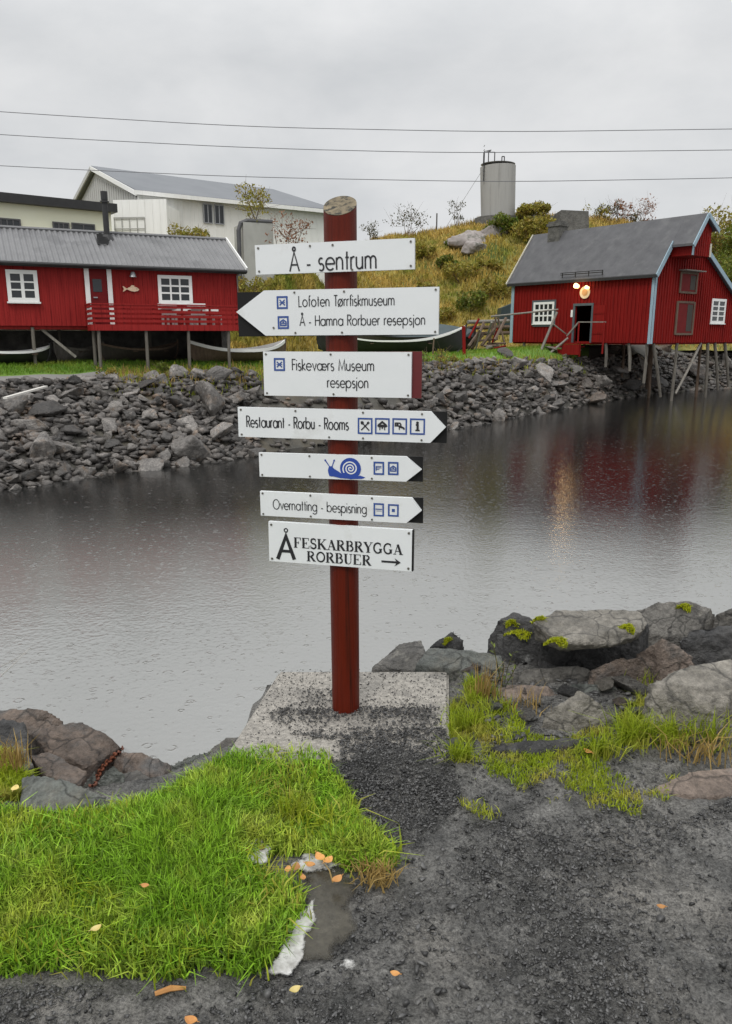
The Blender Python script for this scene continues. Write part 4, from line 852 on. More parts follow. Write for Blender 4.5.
W2, H2 = s.W / 2 - .012, s.H / 2 - .010; screws(s, [(W2, H2), (W2, -H2), (-.02, H2), (-.03, -H2), (-.22, H2), (-.22, -H2), (-.31, -H2 + .02)])
def picto(s, x0, y0, x1, y1, kind, frame_w=.30):
    a = s.loc(x0, y1); b = s.loc(x1, y0); cx, cy = (a.x + b.x) / 2, (a.y + b.y) / 2; w, h = (b.x - a.x) / 2, (b.y - a.y) / 2; t = frame_w * w
    m = MB()
    for (p, q) in (((-w, -h), (w, -h + t)), ((-w, h - t), (w, h)), ((-w, -h + t), (-w + t, h - t)), ((w - t, -h + t), (w, h - t))):
        s.poly(m, [(cx + p[0], cy + p[1]), (cx + q[0], cy + p[1]), (cx + q[0], cy + q[1]), (cx + p[0], cy + q[1])], .0014)
    o = flat_part('pictogram', m, 'navy', s.ob); g = MB(); k = min(w, h) * .62
    S = lambda pts, ww: (setattr(s, 'n', s.n + 1), s.stroke(g, [(cx + x * k, cy + y * k) for x, y in pts], ww * k, .0014 + (s.n % 6) * .0001))
    D = lambda x, y, r: (setattr(s, 'n', s.n + 1), s.disc(g, cx + x * k, cy + y * k, r * k, .0014 + (s.n % 6) * .0001))
    if kind == 'cross': 
        for sx in (-1, 1): S([(-sx * .75, -.75), (sx * .75, .75)], .34)
        S([(-.85, 0), (.85, 0)], .2)
    elif kind == 'fork': 
        S([(-.9, .95), (.9, -.95)], .26); S([(.85, .85), (-.85, -.9)], .26); D(-.62, .66, .36)
        for dx, dy in ((.1, -.1), (-.12, .12)): S([(.5 + dx, .5 + dy), (.86 + dx, .86 + dy)], .16)
    elif kind == 'hut':
        S([(-.95, -.1), (-.8, .25), (0, .9), (.8, .25), (.95, -.1)], .42); S([(-.9, .05), (.9, .05)], .55); S([(-.5, -.2), (-.55, -.85)], .22); S([(.5, -.2), (.55, -.85)], .22); S([(0, -.2), (0, -.55)], .3)
    elif kind == 'cabin':
        S([(-.8, -.75), (-.8, .2), (0, .75), (.8, .2), (.8, -.75), (-.8, -.75)], .36); S([(-.8, -.2), (.8, -.2)], .25); D(0, .1, .25)
    elif kind == 'bed':
        S([(-.95, .8), (-.95, .1), (.1, .1), (.95, -.35)], .3); S([(-.9, .7), (.05, .7), (.35, .2)], .3); S([(-.2, -.05), (.95, -.4), (.95, -.7)], .3); S([(-.1, -.2), (-.05, -.75)], .22); D(-.5, .35, .25)
    elif kind == 'info':
        D(0, .8, .3); S([(-.35, .35), (.1, .35), (.1, -.75)], .38); S([(-.45, -.8), (.5, -.8)], .3); S([(0, .3), (0, -.75)], .42)
    elif kind == 'lines':
        S([(-.8, .6), (.8, .6)], .22); S([(-.8, .15), (.8, .15)], .22); S([(-.8, -.3), (.2, -.3)], .22); S([(-.8, .6), (-.8, -.8)], .22)
    elif kind == 'bar':
        S([(-1, .2), (1, .2)], .3); S([(-.9, -.35), (.9, -.35)], .12)
    elif kind == 'dot':
        S([(-.45, 0), (.45, 0)], .9); S([(-1.2, 1.75), (.6, 1.75)], .2)
    flat_part('symbol', g, 'ink' if kind in ('fork', 'hut', 'bed', 'info') else 'navy', o)
picto(s, 277, 296, 287.6, 309, 'cross'); picto(s, 278, 316, 288.7, 329, 'cabin')
# 3 reception board with maroon backing
s = board((262.4, 351.8), (411.7, 351.8), (411, 398.3), (265, 395.2), 'white rectangular board on a maroon plank, reading Fiskeværs Museum resepsjon')
m = MB(); e = s.loc(420.8, 375).x; s.plate(m, [(-s.W / 2 + .02, -s.H / 2 + .004), (e, -s.H / 2 - .002), (e, s.H / 2 + .002), (-s.W / 2 + .02, s.H / 2 - .004)], -.030, -.0165); part('backing_board', m, M['maroon'], s.ob)
m = MB(); s.textpx(m, 'Fiskeværs Museum', (292.5, 370), (374, 371), 359.2, .0040); flat_part('lettering', m, 'ink', s.ob); m = MB(); s.textpx(m, 'resepsjon', (327.6, 387.2), (368.2, 388), 376.5, .0040); flat_part('lettering', m, 'ink', s.ob)
picto(s, 274.2, 358, 284.8, 370.8, 'cross')
W2, H2 = s.W / 2 - .012, s.H / 2 - .010; screws(s, [(-W2, H2), (W2, H2), (W2, -H2), (-W2, -H2), (-.02, H2), (-.01, -H2)])
# right-pointing boards
def rboard(tl, tr, br, bl, tip, blackx, label, cut=None, bt=0.0):
    s = board(tl, tr, br, bl, label, lambda s, a, b: [(-a, -b), (a, -b), (s.loc(*tip).x, s.loc(*tip).y), (a if not cut else a + cut, b), (-a, b)])
    e = s.loc(blackx, tip[1]).x; m = MB(); s.plate(m, [(-s.W / 2 + .02, -s.H / 2 + .002), (e, -s.H / 2 - .001), (e, s.H / 2 - .001), (-s.W / 2 + .02, s.H / 2 - .002)], -.022, -.0165); part('backing_board', m, M['signback'], s.ob)
    return s
s = rboard((237.8, 407.7), (430.5, 410.9), (430.5, 443.6), (238.5, 436), (445.6, 427.4), 446.4, 'long white right-pointing board with four framed pictograms, reading Restaurant - Rorbu - Rooms')
m = MB(); s.textpx(m, 'Restaurant - Rorbu - Rooms', (247, 427), (348.4, 429.8), 416.0, .0046); flat_part('lettering', m, 'ink', s.ob)
for (a, b, k) in ((357.8, 372.6, 'fork'), (375, 389.8, 'hut'), (392.3, 407.2, 'bed'), (409.8, 425.2, 'info')): picto(s, a, 418.0 + (a - 357) * .012, b, 433.8 + (a - 357) * .012, k, .21)
W2, H2 = s.W / 2 - .014, s.H / 2 - .010; screws(s, [(-W2, H2), (-W2, -H2), (-.15, H2), (-.01, -H2), (.13, H2), (.13, -H2), (W2 - .02, H2), (W2 - .02, -H2)])
s = rboard((258.7, 453), (406.4, 456.4), (405.7, 482), (259.7, 476.2), (421.4, 469.8), 422.2, 'white right-pointing board with a blue snail emblem')
W2, H2 = s.W / 2 - .012, s.H / 2 - .008; screws(s, [(-W2, H2), (-W2, -H2), (-.09, H2), (-.09, -H2), (.17, H2), (.17, -H2)])
picto(s, 373.6, 461.8, 384.2, 474.6, 'lines', .32); picto(s, 388, 462, 398.6, 474.8, 'cabin', .32)
g = MB()
def L2(px, py): v = s.loc(px, py); return (v.x, v.y)
cx, cy = L2(350.5, 468.5); rad = (s.loc(350.5, 468.5) - s.loc(361, 468.5)).length
s.disc(g, cx, cy, rad, .0014, 26)
wsp = MB(); sp_ = []
for i in range(100):
    t = i / 99; a = R(215) - t * R(360 * 2.6); r_ = rad * lerp(.74, .04, t ** .9); sp_.append((cx + r_ * math.cos(a), cy + r_ * math.sin(a) * .97))
s.stroke(wsp, sp_, rad * .115, .0021)
s.poly(g, [L2(*p) for p in ((328, 470), (329, 466.5), (332, 466), (334, 468.5), (338, 471), (341, 473), (345, 477.5), (341, 478.2), (334, 476.5), (329.5, 476), (328.5, 473))], .0016)
s.poly(g, [L2(*p) for p in ((340, 478), (341, 474), (346, 476.8), (356, 477.2), (360, 475.4), (365.5, 477.4), (362, 478.8), (352, 478.9))], .0018)
s.stroke(g, [L2(330, 467), L2(325.6, 460.5)], .0038, .0017); s.stroke(g, [L2(332, 467), L2(334.2, 460.5)], .0038, .0019)
s.disc(g, *L2(325.4, 460.2), .004, .002, 8); s.disc(g, *L2(334.3, 460.4), .004, .002, 8)
flat_part('snail_emblem', g, 'blue', s.ob); flat_part('shell_spiral', wsp, 'sign', s.ob)
s = rboard((259.7, 491), (406.0, 498.0), (406.4, 523), (261, 515.7), (421.4, 510.9), 422.4, 'white right-pointing board with blue pictograms, reading Overnatting - bespisning', cut=.022)
m = MB(); s.textpx(m, 'Overnatting - bespisning', (273.4, 509.0), (366.5, 513.6), 499.4, .0036); flat_part('lettering', m, 'ink', s.ob)
picto(s, 373.6, 503.4, 384.0, 516, 'bar', .3); picto(s, 388, 504.4, 398.8, 516.2, 'dot', .3)
W2, H2 = s.W / 2 - .012, s.H / 2 - .008; screws(s, [(-W2, H2), (-W2, -H2), (-.09, H2), (-.09, -H2), (.17, H2), (.17, -H2)])
# 7 lowest
s = board((267.7, 522), (411.8, 530), (411.8, 571.9), (270, 560.6), 'lowest white board, black capitals with a big Å and a right arrow', th=.022, off=.014)
m = MB(); s.plate(m, [(s.W / 2 + .0005, -s.H / 2), (s.W / 2 + .006, -s.H / 2), (s.W / 2 + .006, s.H / 2), (s.W / 2 + .0005, s.H / 2)], -.022, -.001); part('edge_strip', m, M['signback'], s.ob)
m = MB()
s.textpx(m, 'FESKARBRYGGA', (294, 548.6), (401.8, 553.6), 538.4, 1.0, SE); flat_part('lettering', m, 'ink', s.ob); m = MB(); s.textpx(m, 'RORBUER', (307, 561.6), (370.4, 564.9), 551.6, 1.0, SE); flat_part('lettering', m, 'ink', s.ob); m = MB()
a = s.loc(277, 558.8); b = s.loc(295.4, 559.6); tp = s.loc(286, 536.0)
s.stroke(m, [(a.x + .004, a.y), (tp.x, tp.y), (b.x - .004, b.y)], .0165, .0014); cr_ = lerp(a.y, tp.y, .36); s.stroke(m, [(a.x + .016, cr_), (b.x - .016, cr_)], .0125, .0016)
rg = s.loc(286, 530.2); s.stroke(m, [(rg.x + .0075 * math.cos(2 * math.pi * i / 16), rg.y + .0075 * math.sin(2 * math.pi * i / 16)) for i in range(17)], .0048, .0017)
flat_part('lettering', m, 'ink', s.ob); m = MB(); a = s.loc(381.5, 561.2); b = s.loc(400.8, 562.6); yy = (a.y + b.y) / 2
s.stroke(m, [(a.x, yy), (b.x - .012, yy)], .0085, .0014); s.poly(m, [(b.x, yy), (b.x - .026, yy + .0175), (b.x - .016, yy), (b.x - .026, yy - .0175)], .0017)
flat_part('arrow', m, 'ink', s.ob)
W2, H2 = s.W / 2 - .013, s.H / 2 - .012; screws(s, [(-W2, H2), (-W2, -H2), (W2, H2), (W2, -H2)], .005)
# concrete slab under the post
M['slab'] = pm('exposed_aggregate', (0.20, 0.187, 0.165), (0.45, 0.42, 0.37), 42, 0.55, 1.0, 55, c3=(0.10, 0.095, 0.088), c3scale=4.5, c3lo=.5, c3hi=.75, bdist=.012, contrast=.2, speck=(120, .68, 1.3))
sl = [G(279, 671, .03), G(449, 671, .03), G(449, 762, .03), G(222, 760, .03)]
bm = bmesh.new(); vv = [bm.verts.new(p) for p in sl]; vb_ = [bm.verts.new(p + Vector((0, 0, -.55))) for p in sl]
bm.faces.new(vv); bm.faces.new(vb_[::-1]); [bm.faces.new((vv[i], vb_[i], vb_[(i + 1) % 4], vv[(i + 1) % 4])) for i in range(4)]
bmesh.ops.recalc_face_normals(bm, faces=bm.faces); bmesh.ops.bevel(bm, geom=bm.edges[:], offset=.012, segments=2, affect='EDGES')
me = bpy.data.meshes.new('concrete_slab'); cen = sum(sl, Vector()) / 4
for v in bm.verts: v.co -= cen
bm.to_mesh(me); bm.free(); me.materials.append(M['slab'])
so = bpy.data.objects.new('concrete_slab', me); C.objects.link(so); so.location = cen; tag(so, 'rough aggregate concrete slab at the foot of the signpost', 'slab')
# ================================================================== ROCKS
rng = random.Random(7); nr = np.random.default_rng(7)
def rock_mesh(name, pts, voxel, rough, seed, mat, bevel=0.0, strata=0.0):
    """angular stone: convex hull of pts, worn edges, remeshed and roughened"""
    bm = bmesh.new()
    for p in pts: bm.verts.new(p)
    res = bmesh.ops.convex_hull(bm, input=bm.verts)
    bmesh.ops.delete(bm, geom=[v for v in bm.verts if not v.link_faces], context='VERTS')
    me = bpy.data.meshes.new('tmp'); bm.to_mesh(me); bm.free()
    o = bpy.data.objects.new('tmp', me); C.objects.link(o)
    r = o.modifiers.new('r', 'REMESH'); r.mode = 'VOXEL'; r.voxel_size = voxel
    s = o.modifiers.new('s', 'SMOOTH'); s.iterations = 1; s.factor = .3
    m2 = bpy.data.meshes.new_from_object(o.evaluated_get(bpy.context.evaluated_depsgraph_get()))
    bpy.data.objects.remove(o); bpy.data.meshes.remove(me)
    off = Vector((seed * 3.17, seed * 1.31, seed * .77)); size = max((Vector(a) - Vector(pts[0])).length for a in pts)
    f1, f2, f3 = 2.6 / size, 7 / size, 18 / size
    nrm = [v.normal.copy() for v in m2.vertices]
    for v, n in zip(m2.vertices, nrm):
        p = v.co
        a = noise.noise(p * f1 + off) * .5 + (abs(noise.noise(p * f2 + off)) - .25) * .55 + noise.noise(p * f3 + off) * .20 + noise.noise(p * f3 * 2.6 + off) * .10
        # fracture steps
        st = noise.noise(p * f1 * 1.3 + off * 2); a -= .5 * max(0, min(1, (st - .18) * 14)) * .45
        if strata: a += strata * (abs(((p.z * .9 + p.x * .25 + .05 * noise.noise(p * f2)) * 12 / size) % 1 - .5) - .25)
        v.co = p + n * (a * rough)
    m2.name = name; m2.materials.append(mat)
    for p in m2.polygons: p.use_smooth = True
    m2.update()
    if hasattr(m2, 'set_sharp_from_angle'): m2.set_sharp_from_angle(angle=R(32))
    return m2
def rand_hull(k, sx, sy, sz, g):
    pts = []
    for i in range(k):
        v = Vector((g.gauss(0, 1), g.gauss(0, 1), g.gauss(0, 1))).normalized() * g.uniform(.8, 1.15)
        pts.append(Vector((v.x * sx, v.y * sy, max(-.75, min(.8, v.z)) * sz)))
    return pts
g_ = random.Random(3)
RB = [rock_mesh('boulder', rand_hull(g_.randint(7, 11), 1, g_.uniform(.65, .95), g_.uniform(.6, .95), g_), .085, .09, i, M['rock_far']) for i in range(16)]
placed = []
GRP = 'boulders of the rock bank across the water'
def bank_rock(px, d, r, label, mesh=None, sq=1.0, lift=.25, rot=None, name='boulder'):
    rr_ = column_x(px); y = shoreY(rr_) + d; x = rr_ * y; z = far_z(x, y)
    o = bpy.data.objects.new(name, mesh or rng.choice(RB)); C.objects.link(o); o.location = (x, y, z + r * lift)
    o.scale = (r, r * rng.uniform(.8, 1.1), r * rng.uniform(.75, 1.05) * sq)
    o.rotation_euler = rot or (rng.uniform(-.45, .45), rng.uniform(-.45, .45), rng.uniform(0, 6.28))
    tag(o, label, 'boulder', GRP); placed.append((x, y, r)); return o
def at_px(px, py, r):    # find d on the bank for a pixel by walking up the slope
    best = None
    for k in range(-10, 160):
        d = k * .06; rr_ = column_x(px); y = shoreY(rr_) + d; p = (rr_ * y, y, far_z(rr_ * y, y) + r * .3); e = abs(proj(p)[1] - py)
        if best is None or e < best[0]: best = (e, d)
    return best[1]
feat = [(203, 402, .85, 1.3, 'tall slanted grey boulder on the left bank behind the signpost'), (140, 384, .62, .6, 'pale flat-topped boulder at the crest of the left bank'), (118, 390, .6, .9, 'dark square boulder beside the pale flat-topped one on the left bank'),
        (215, 432, .62, 1.0, 'brown-faced pointed boulder near the waterline left of the signs'), (192, 446, .95, .8, 'broad lichen-spotted boulder at the waterline left of the signs'), (12, 405, .75, .9, 'grey boulder at the left edge, upper bank'), (42, 408, .7, .9, 'leaning grey boulder in the upper left bank below the pale plank'),
        (22, 424, .62, .8, 'pale-topped boulder by the left edge, halfway down the bank'), (25, 448, .62, 1.0, 'pointed blue-grey boulder low on the left bank'), (104, 465, .6, .9, 'wedge boulder at the waterline under the long cabin'), (70, 395, .5, 1, 'dark boulder at the crest of the left bank'),
        (215, 376, .8, .75, 'long dark boulder on the crest at the right corner of the long cabin'), (545, 372, .95, .75, 'large rounded boulder below the boathouse window'), (575, 366, .8, .9, 'grey boulder just under the stair of the boathouse'), (600, 380, 1.2, .8, 'broad brownish boulder under the boathouse wall'),
        (506, 352, .8, .5, 'dark flat slab at the grass edge left of the boathouse'), (520, 363, .6, .9, 'pale upright boulder at the crest below the pole frame'), (560, 385, .9, .8, 'mossy brown boulder by the water below the boathouse'), (634, 385, 1.2, .7, 'wide dark boulder at the waterline between the boathouse stilts'),
        (660, 380, 1.1, .6, 'reddish-brown boulder behind the boathouse brace'), (620, 368, 1.0, .8, 'shaded boulder directly under the boathouse floor'), (700, 372, 1.3, .8, 'pale boulder under the gable end of the boathouse'), (728, 362, 1.3, .9, 'grey boulder at the right edge behind the boathouse stilts')]
for px, py, r, sq, lab in feat: bank_rock(px, at_px(px, py, r), r, lab, sq=sq)
zones = [(-25, 250, .26, .70, 150, 'grey angular boulder in the rock bank below the long red cabin'), (405, 560, .30, .66, 105, 'grey angular stone in the rock bank right of the signpost'), (545, 735, .5, 1.35, 22, 'brownish wet stone on the shore under the boathouse')]
for a, b, r0, r1, n, lab in zones:
    k = 0; tries = 0
    while k < n and tries < 6000:
        tries += 1; px = rng.uniform(a, b); d = rng.uniform(-.35, 4.4) if px < 300 else rng.uniform(-.4, 5.2) if a < 540 else rng.uniform(-.5, 8); r = r0 + (r1 - r0) * rng.random() ** 1.9
        rr_ = column_x(px); y = shoreY(rr_) + d; x = rr_ * y
        if any((x - u) ** 2 + (y - v) ** 2 < ((r + w) * .52) ** 2 for u, v, w in placed): continue
        o = bank_rock(px, d, r, lab, sq=.75 if a > 540 else 1); k += 1
        if a > 540: o.material_slots[0].link = 'OBJECT'; o.material_slots[0].material = M['rock_brown']
# small rubble between them (uncountable)
def scatter_rocks(name, samples, mat, kinds=10, seed=1):
    g = random.Random(seed); protos = []
    for i in range(kinds):
        bm = bmesh.new(); [bm.verts.new(p) for p in rand_hull(8 if kinds == 8 else 10, 1, .8, .65, g)]; bmesh.ops.convex_hull(bm, input=bm.verts); bmesh.ops.delete(bm, geom=[v for v in bm.verts if not v.link_faces], context='VERTS'); bmesh.ops.triangulate(bm, faces=bm.faces)
        bm.verts.index_update(); protos.append((np.array([v.co[:] for v in bm.verts]), np.array([[v.index for v in f.verts] for f in bm.faces]))); bm.free()
    V = []; F = []; nb = 0
    for (x, y, z, r) in samples:
        pv, pf = g.choice(protos); m = np.array(Matrix.Rotation(g.uniform(0, 6.28), 3, 'Z') @ Matrix.Rotation(g.uniform(-.6, .6), 3, 'X'))
        V.append(pv @ m.T * r * np.array([1, g.uniform(.8, 1.1), g.uniform(.7, 1.1)]) + np.array([x, y, z])); F.append(pf + nb); nb += len(pv)
    return big(name, np.concatenate(V), np.concatenate(F), mat)
sm = []
for i in range(5200):
    px = rng.uniform(-40, 740)
    if 255 < px < 400 and rng.random() < .7: continue
    d = rng.uniform(-.5, 4.6) if px < 300 else rng.uniform(-.5, 5.4)
    rr_ = column_x(px); y = shoreY(rr_) + d; r = rng.uniform(.10, .27) * (1 if px < 300 else 1.25); sm.append((rr_ * y, y, far_z(rr_ * y, y) + r * rng.uniform(0, .7), r))
o = scatter_rocks('rubble', sm, M['rock_fill']); tag(o, 'small rubble between the boulders of the far bank', 'rubble', kind='stuff')

# ---------------- near boulders, each from the outline of its own top
def near_rock(tops, zb, label, mat, grow=1.08, seed=1, rough=.03, voxel=None, dy=-.03, strata=0, name='boulder', mid=None):
    T = [G(x, y, z) for x, y, z in tops]; c = sum(T, Vector()) / len(T)
    pts = [p - Vector((0, 0, 0)) for p in T]
    for p in T:
        q = c + (p - c) * grow; pts.append(Vector((q.x, q.y + dy, zb)))
        if mid: q = c + (p - c) * mid; pts.append(Vector((q.x, q.y + dy * .5, lerp(p.z, zb, .45))))
    size = max((a - b).length for a in T for b in T)
    pts = [p - c for p in pts]
    me = rock_mesh(name, pts, voxel or max(.009, size / 62), rough * 1.15 * size, seed, mat, strata=strata)
    o = bpy.data.objects.new(name, me); C.objects.link(o); o.location = c; tag(o, label, 'boulder', 'boulders on the near shore'); return o
k = M
near_rock([(371, 668, -.05), (398, 644, .02), (421, 640, .06), (426, 650, .05), (417, 671, -.02)], -.6, 'low grey boulder touching the back right corner of the slab', k['rk_grey'], seed=1)
near_rock([(414, 664, .05), (430, 648, .08), (470, 650, .12), (502, 655, .10), (505, 668, .06), (470, 672, .05)], -.4, 'dark grey flat boulder with moss, right of the slab', k['rk_green'], seed=2, dy=-.06)
near_rock([(428, 648, .05), (452, 629, .16), (466, 640, .14), (456, 652, .05)], -.4, 'small dark pointed boulder behind the flat mossy one', k['rk_dark'], seed=3, rough=.05)
near_rock([(486, 640, .12), (498, 620, .24), (514, 611, .27), (540, 622, .26), (556, 645, .15), (545, 660, .08), (505, 655, .08)], -.35, 'black upright boulder capped with yellow moss', k['rk_dark'], seed=4, rough=.05, dy=-.05)
near_rock([(532, 622, .34), (556, 610, .36), (600, 609, .36), (640, 611, .36), (650, 622, .34), (640, 634, .30), (612, 645, .27), (560, 643, .30)], .235, 'big flat-topped pale slab boulder overhanging a dark gap', k['rk_pale'], grow=.9, seed=5, rough=.03, dy=.05, strata=.25)
near_rock([(540, 640, .20), (640, 632, .22), (650, 622, .22), (560, 622, .22)], -.4, 'boulder added in dark stone as the shade under the big flat slab', k['rk_dark'], seed=55)  # added boulder, its dark stone stands in for shade under the slab
near_rock([(630, 612, .20), (655, 602, .26), (690, 600, .28), (712, 607, .24), (722, 626, .12), (690, 640, .1), (648, 634, .12)], -.5, 'big smooth grey boulder behind, at the upper right', k['rk_grey'], seed=6, mid=1.04)
near_rock([(678, 640, .2), (690, 628, .24), (735, 622, .26), (770, 626, .26), (770, 652, .14), (690, 655, .12)], -.3, 'dark ribbed boulder at the right edge', k['rk_dark'], seed=7, rough=.05, strata=.5)
near_rock([(714, 615, .2), (740, 604, .26), (775, 608, .26), (770, 625, .1), (724, 628, .1)], -.5, 'dark boulder cut by the right edge, behind the ribbed one', k['rk_grey'], seed=8)
near_rock([(634, 655, .13), (662, 637, .27), (676, 643, .24), (696, 657, .17), (668, 676, .07), (645, 672, .06)], -.2, 'pinkish triangular boulder between two larger ones', k['rk_pink'], seed=9)
near_rock([(588, 668, .14), (606, 660, .18), (632, 655, .2), (655, 658, .18), (655, 672, .10), (625, 682, .07), (596, 680, .06)], -.25, 'long brown-grey boulder beneath the flat slab', k['rk_brown'], seed=10, mid=1.05)
near_rock([(568, 656, .10), (580, 650, .15), (602, 664, .10), (586, 670, .06)], -.2, 'small dark stone under the overhanging slab', k['rk_dark'], seed=11)
near_rock([(508, 672, .09), (530, 667, .11), (568, 665, .12), (590, 668, .10), (584, 678, .07), (522, 681, .06)], -.15, 'thin flat stone below the black boulder', k['rk_grey'], seed=12)
near_rock([(486, 690, .06), (512, 683, .08), (548, 684, .08), (560, 695, .05), (520, 706, .03), (494, 704, .02)], -.15, 'flat pinkish stone in the grass right of the slab', k['rk_pink'], seed=13)
near_rock([(552, 688, .06), (580, 683, .08), (622, 684, .08), (626, 690, .05), (570, 696, .04)], -.15, 'thin grey stone strip behind the pale peaked stone', k['rk_green'], seed=14)
near_rock([(532, 735, .0), (546, 712, .10), (578, 688, .19), (592, 696, .17), (618, 716, .08), (600, 730, .02), (560, 738, .0)], -.15, 'pale peaked stone standing in the weeds', k['rk_pale'], seed=15, rough=.04, grow=1.02)
near_rock([(640, 706, .12), (648, 682, .22), (684, 664, .27), (740, 655, .28), (800, 655, .28), (800, 700, .2), (720, 708, .15), (660, 712, .1)], -.1, 'largest pale boulder at the right edge above the grass', k['rk_pale'], seed=16, rough=.035, grow=1.02, mid=1.05, dy=-.06)
near_rock([(470, 755, .02), (500, 744, .05), (560, 738, .06), (622, 734, .04), (625, 741, .03), (540, 752, .03)], -.12, 'low dark stone ledge sunk in the weeds', k['rk_dark'], seed=17)
near_rock([(646, 790, .005), (690, 770, .03), (735, 766, .035), (780, 770, .03), (780, 792, .01), (700, 796, .0)], -.12, 'flat brownish stone flush with the path at the right edge', k['rk_pink'], seed=18, rough=.015)
# left group
near_rock([(-40, 712, -.25), (0, 708, -.22), (34, 706, -.2), (50, 709, -.2), (66, 722, -.25), (40, 735, -.3), (-40, 735, -.3)], -1.2, 'rearmost dark grey boulder at the left water edge', k['rk_brown'], seed=21, strata=.6, rough=.045)
near_rock([(30, 734, -.12), (52, 724, -.10), (82, 721, -.10), (108, 735, -.14), (122, 747, -.2), (100, 760, -.22), (86, 768, -.2), (50, 755, -.18)], -1.0, 'big brown-grey rounded boulder at the left shore', k['rk_brown'], seed=22, rough=.04, mid=1.03, strata=.45)
near_rock([(112, 752, -.2), (138, 750, -.17), (158, 757, -.2), (172, 766, -.25), (162, 779, -.25), (130, 773, -.22)], -.9, 'reddish-brown split boulder right of the chain', k['rk_brown'], seed=23, rough=.07, strata=.6)
near_rock([(28, 754, -.08), (50, 752, -.07), (88, 770, -.08), (80, 785, -.1), (46, 776, -.09)], -.8, 'dark rounded boulder in the middle of the left group', k['rk_brown'], seed=24, strata=.5, rough=.045)
near_rock([(18, 806, .0), (22, 776, .03), (44, 774, .06), (80, 783, .05), (107, 797, .02), (60, 812, .0)], -.3, 'green-grey slab at the edge of the lush grass', k['rk_green'], seed=25, strata=.3, grow=1.02)
near_rock([(80, 784, -.03), (98, 766, .05), (112, 762, .07), (126, 774, .02), (124, 790, -.03)], -.4, 'upright grey-green stone leaning beside the chain', k['rk_green'], seed=26, rough=.05)
near_rock([(122, 772, -.06), (138, 768, -.04), (160, 782, -.06), (150, 792, -.08), (126, 788, -.08)], -.4, 'small grey stone at the grass edge right of the chain', k['rk_grey'], seed=27)
near_rock([(8, 744, -.06), (22, 738, -.03), (34, 764, -.06), (24, 772, -.08)], -.6, 'narrow grey stone among the yellow-green plants', k['rk_grey'], seed=28)
near_rock([(-30, 726, -.05), (2, 718, -.02), (24, 722, -.04), (32, 742, -.1), (28, 752, -.1), (-30, 745, -.1)], -.8, 'dark notched boulder at the far left edge', k['rk_dark'], seed=29, rough=.06)
near_rock([(168, 764, -.14), (190, 754, -.12), (212, 748, -.12), (216, 756, -.16), (186, 772, -.18)], -.7, 'thin stone strip between water and lush grass', k['rk_green'], seed=30)
near_rock([(205, 752, -.14), (226, 736, -.10), (244, 735, -.10), (240, 756, -.16)], -.7, 'small stone left of the slab, half under grass', k['rk_grey'], seed=31)
# smaller stones packed between the right-hand boulders
SR = [rock_mesh('stone', rand_hull(g_.randint(8, 12), 1, g_.uniform(.6, .9), g_.uniform(.45, .7), g_), .06, .10, 60 + i, M[m_]) for i, m_ in enumerate(('rk_grey', 'rk_green', 'rk_brown', 'rk_dark', 'rk_pale'))]
g_ = random.Random(91)
for i, (x, y, r) in enumerate(((462, 700, .06), (476, 683, .07), (520, 694, .06), (572, 698, .07), (604, 690, .10), (630, 692, .11), (640, 716, .07), (622, 706, .06), (548, 675, .09), (600, 740, .05), (524, 718, .06), (496, 712, .07), (470, 672, .08), (575, 672, .09), (650, 736, .05), (690, 738, .06), (452, 742, .05), (560, 745, .05), (626, 668, .10), (512, 745, .045))):
    p = G(x, y, .04); o = bpy.data.objects.new('stone', SR[i % 5]); C.objects.link(o); o.location = (p.x, p.y, near_z(p.x, p.y) + r * .22); o.scale = (r, r * .9, r * .75); o.rotation_euler = (g_.uniform(-.3, .3), g_.uniform(-.3, .3), g_.uniform(0, 6.28)); tag(o, 'small wet stone wedged between the big boulders and weeds right of the slab', 'stone', 'small stones among the right-hand boulders')
# rusty chain over the left rocks
bpy.context.view_layer.update(); DG = bpy.context.evaluated_depsgraph_get()
def hit(px, py, lift=0.0):   # what the sight line meets
    r = SC.ray_cast(DG, O, ray(px, py).normalized()); return (r[1] + Vector((0, -.3, 1)).normalized() * lift) if r[0] else G(px, py, 0)
chn = MB(); path = [(123, 748, -.16), (119, 755, -.15), (113, 760, .02), (106, 765, .06), (101, 772, .05), (97, 780, .0), (93, 788, -.03)]
cp_ = [hit(p[0], p[1], .012) for p in path]; seg = []
for i in range(len(cp_) - 1):
    n_ = 3
    for j in range(n_): seg.append((lerp(cp_[i], cp_[i + 1], j / n_), lerp(cp_[i], cp_[i + 1], (j + 1) / n_)))
for i, (a, b) in enumerate(seg):
    d = b - a; L_n = d.length * .75; d.normalize(); s_ = d.cross(Vector((0, 0, 1))).normalized(); u_ = s_ if i % 2 else d.cross(s_); c = (a + b) / 2
    pts = [c + d * L_n * .8 * math.cos(R(t)) + u_ * .013 * math.sin(R(t)) for t in range(0, 361, 45)]; chn.tube(pts, .0055, 5, cap=False)
solo('chain', chn, M['rust'], 'rusty iron chain lying over the left shore rocks', 'chain', cp_[0], smooth=True)
for i, (a, b) in enumerate((((-6, 682), (30, 648)), ((-6, 670), (24, 653)))):
    m_ = MB(); m_.tube([G(a[0], a[1], -.25 if i == 0 else -.2), G((a[0] + b[0]) / 2, (a[1] + b[1]) / 2 + 1, -.9), G(b[0], b[1], -1.7)], .004, 5); solo('mooring_rope', m_, M['rope'], ('longer' if i == 0 else 'shorter') + ' thin pale mooring line running into the water at the left edge', 'rope', G(a[0], a[1], -.2))

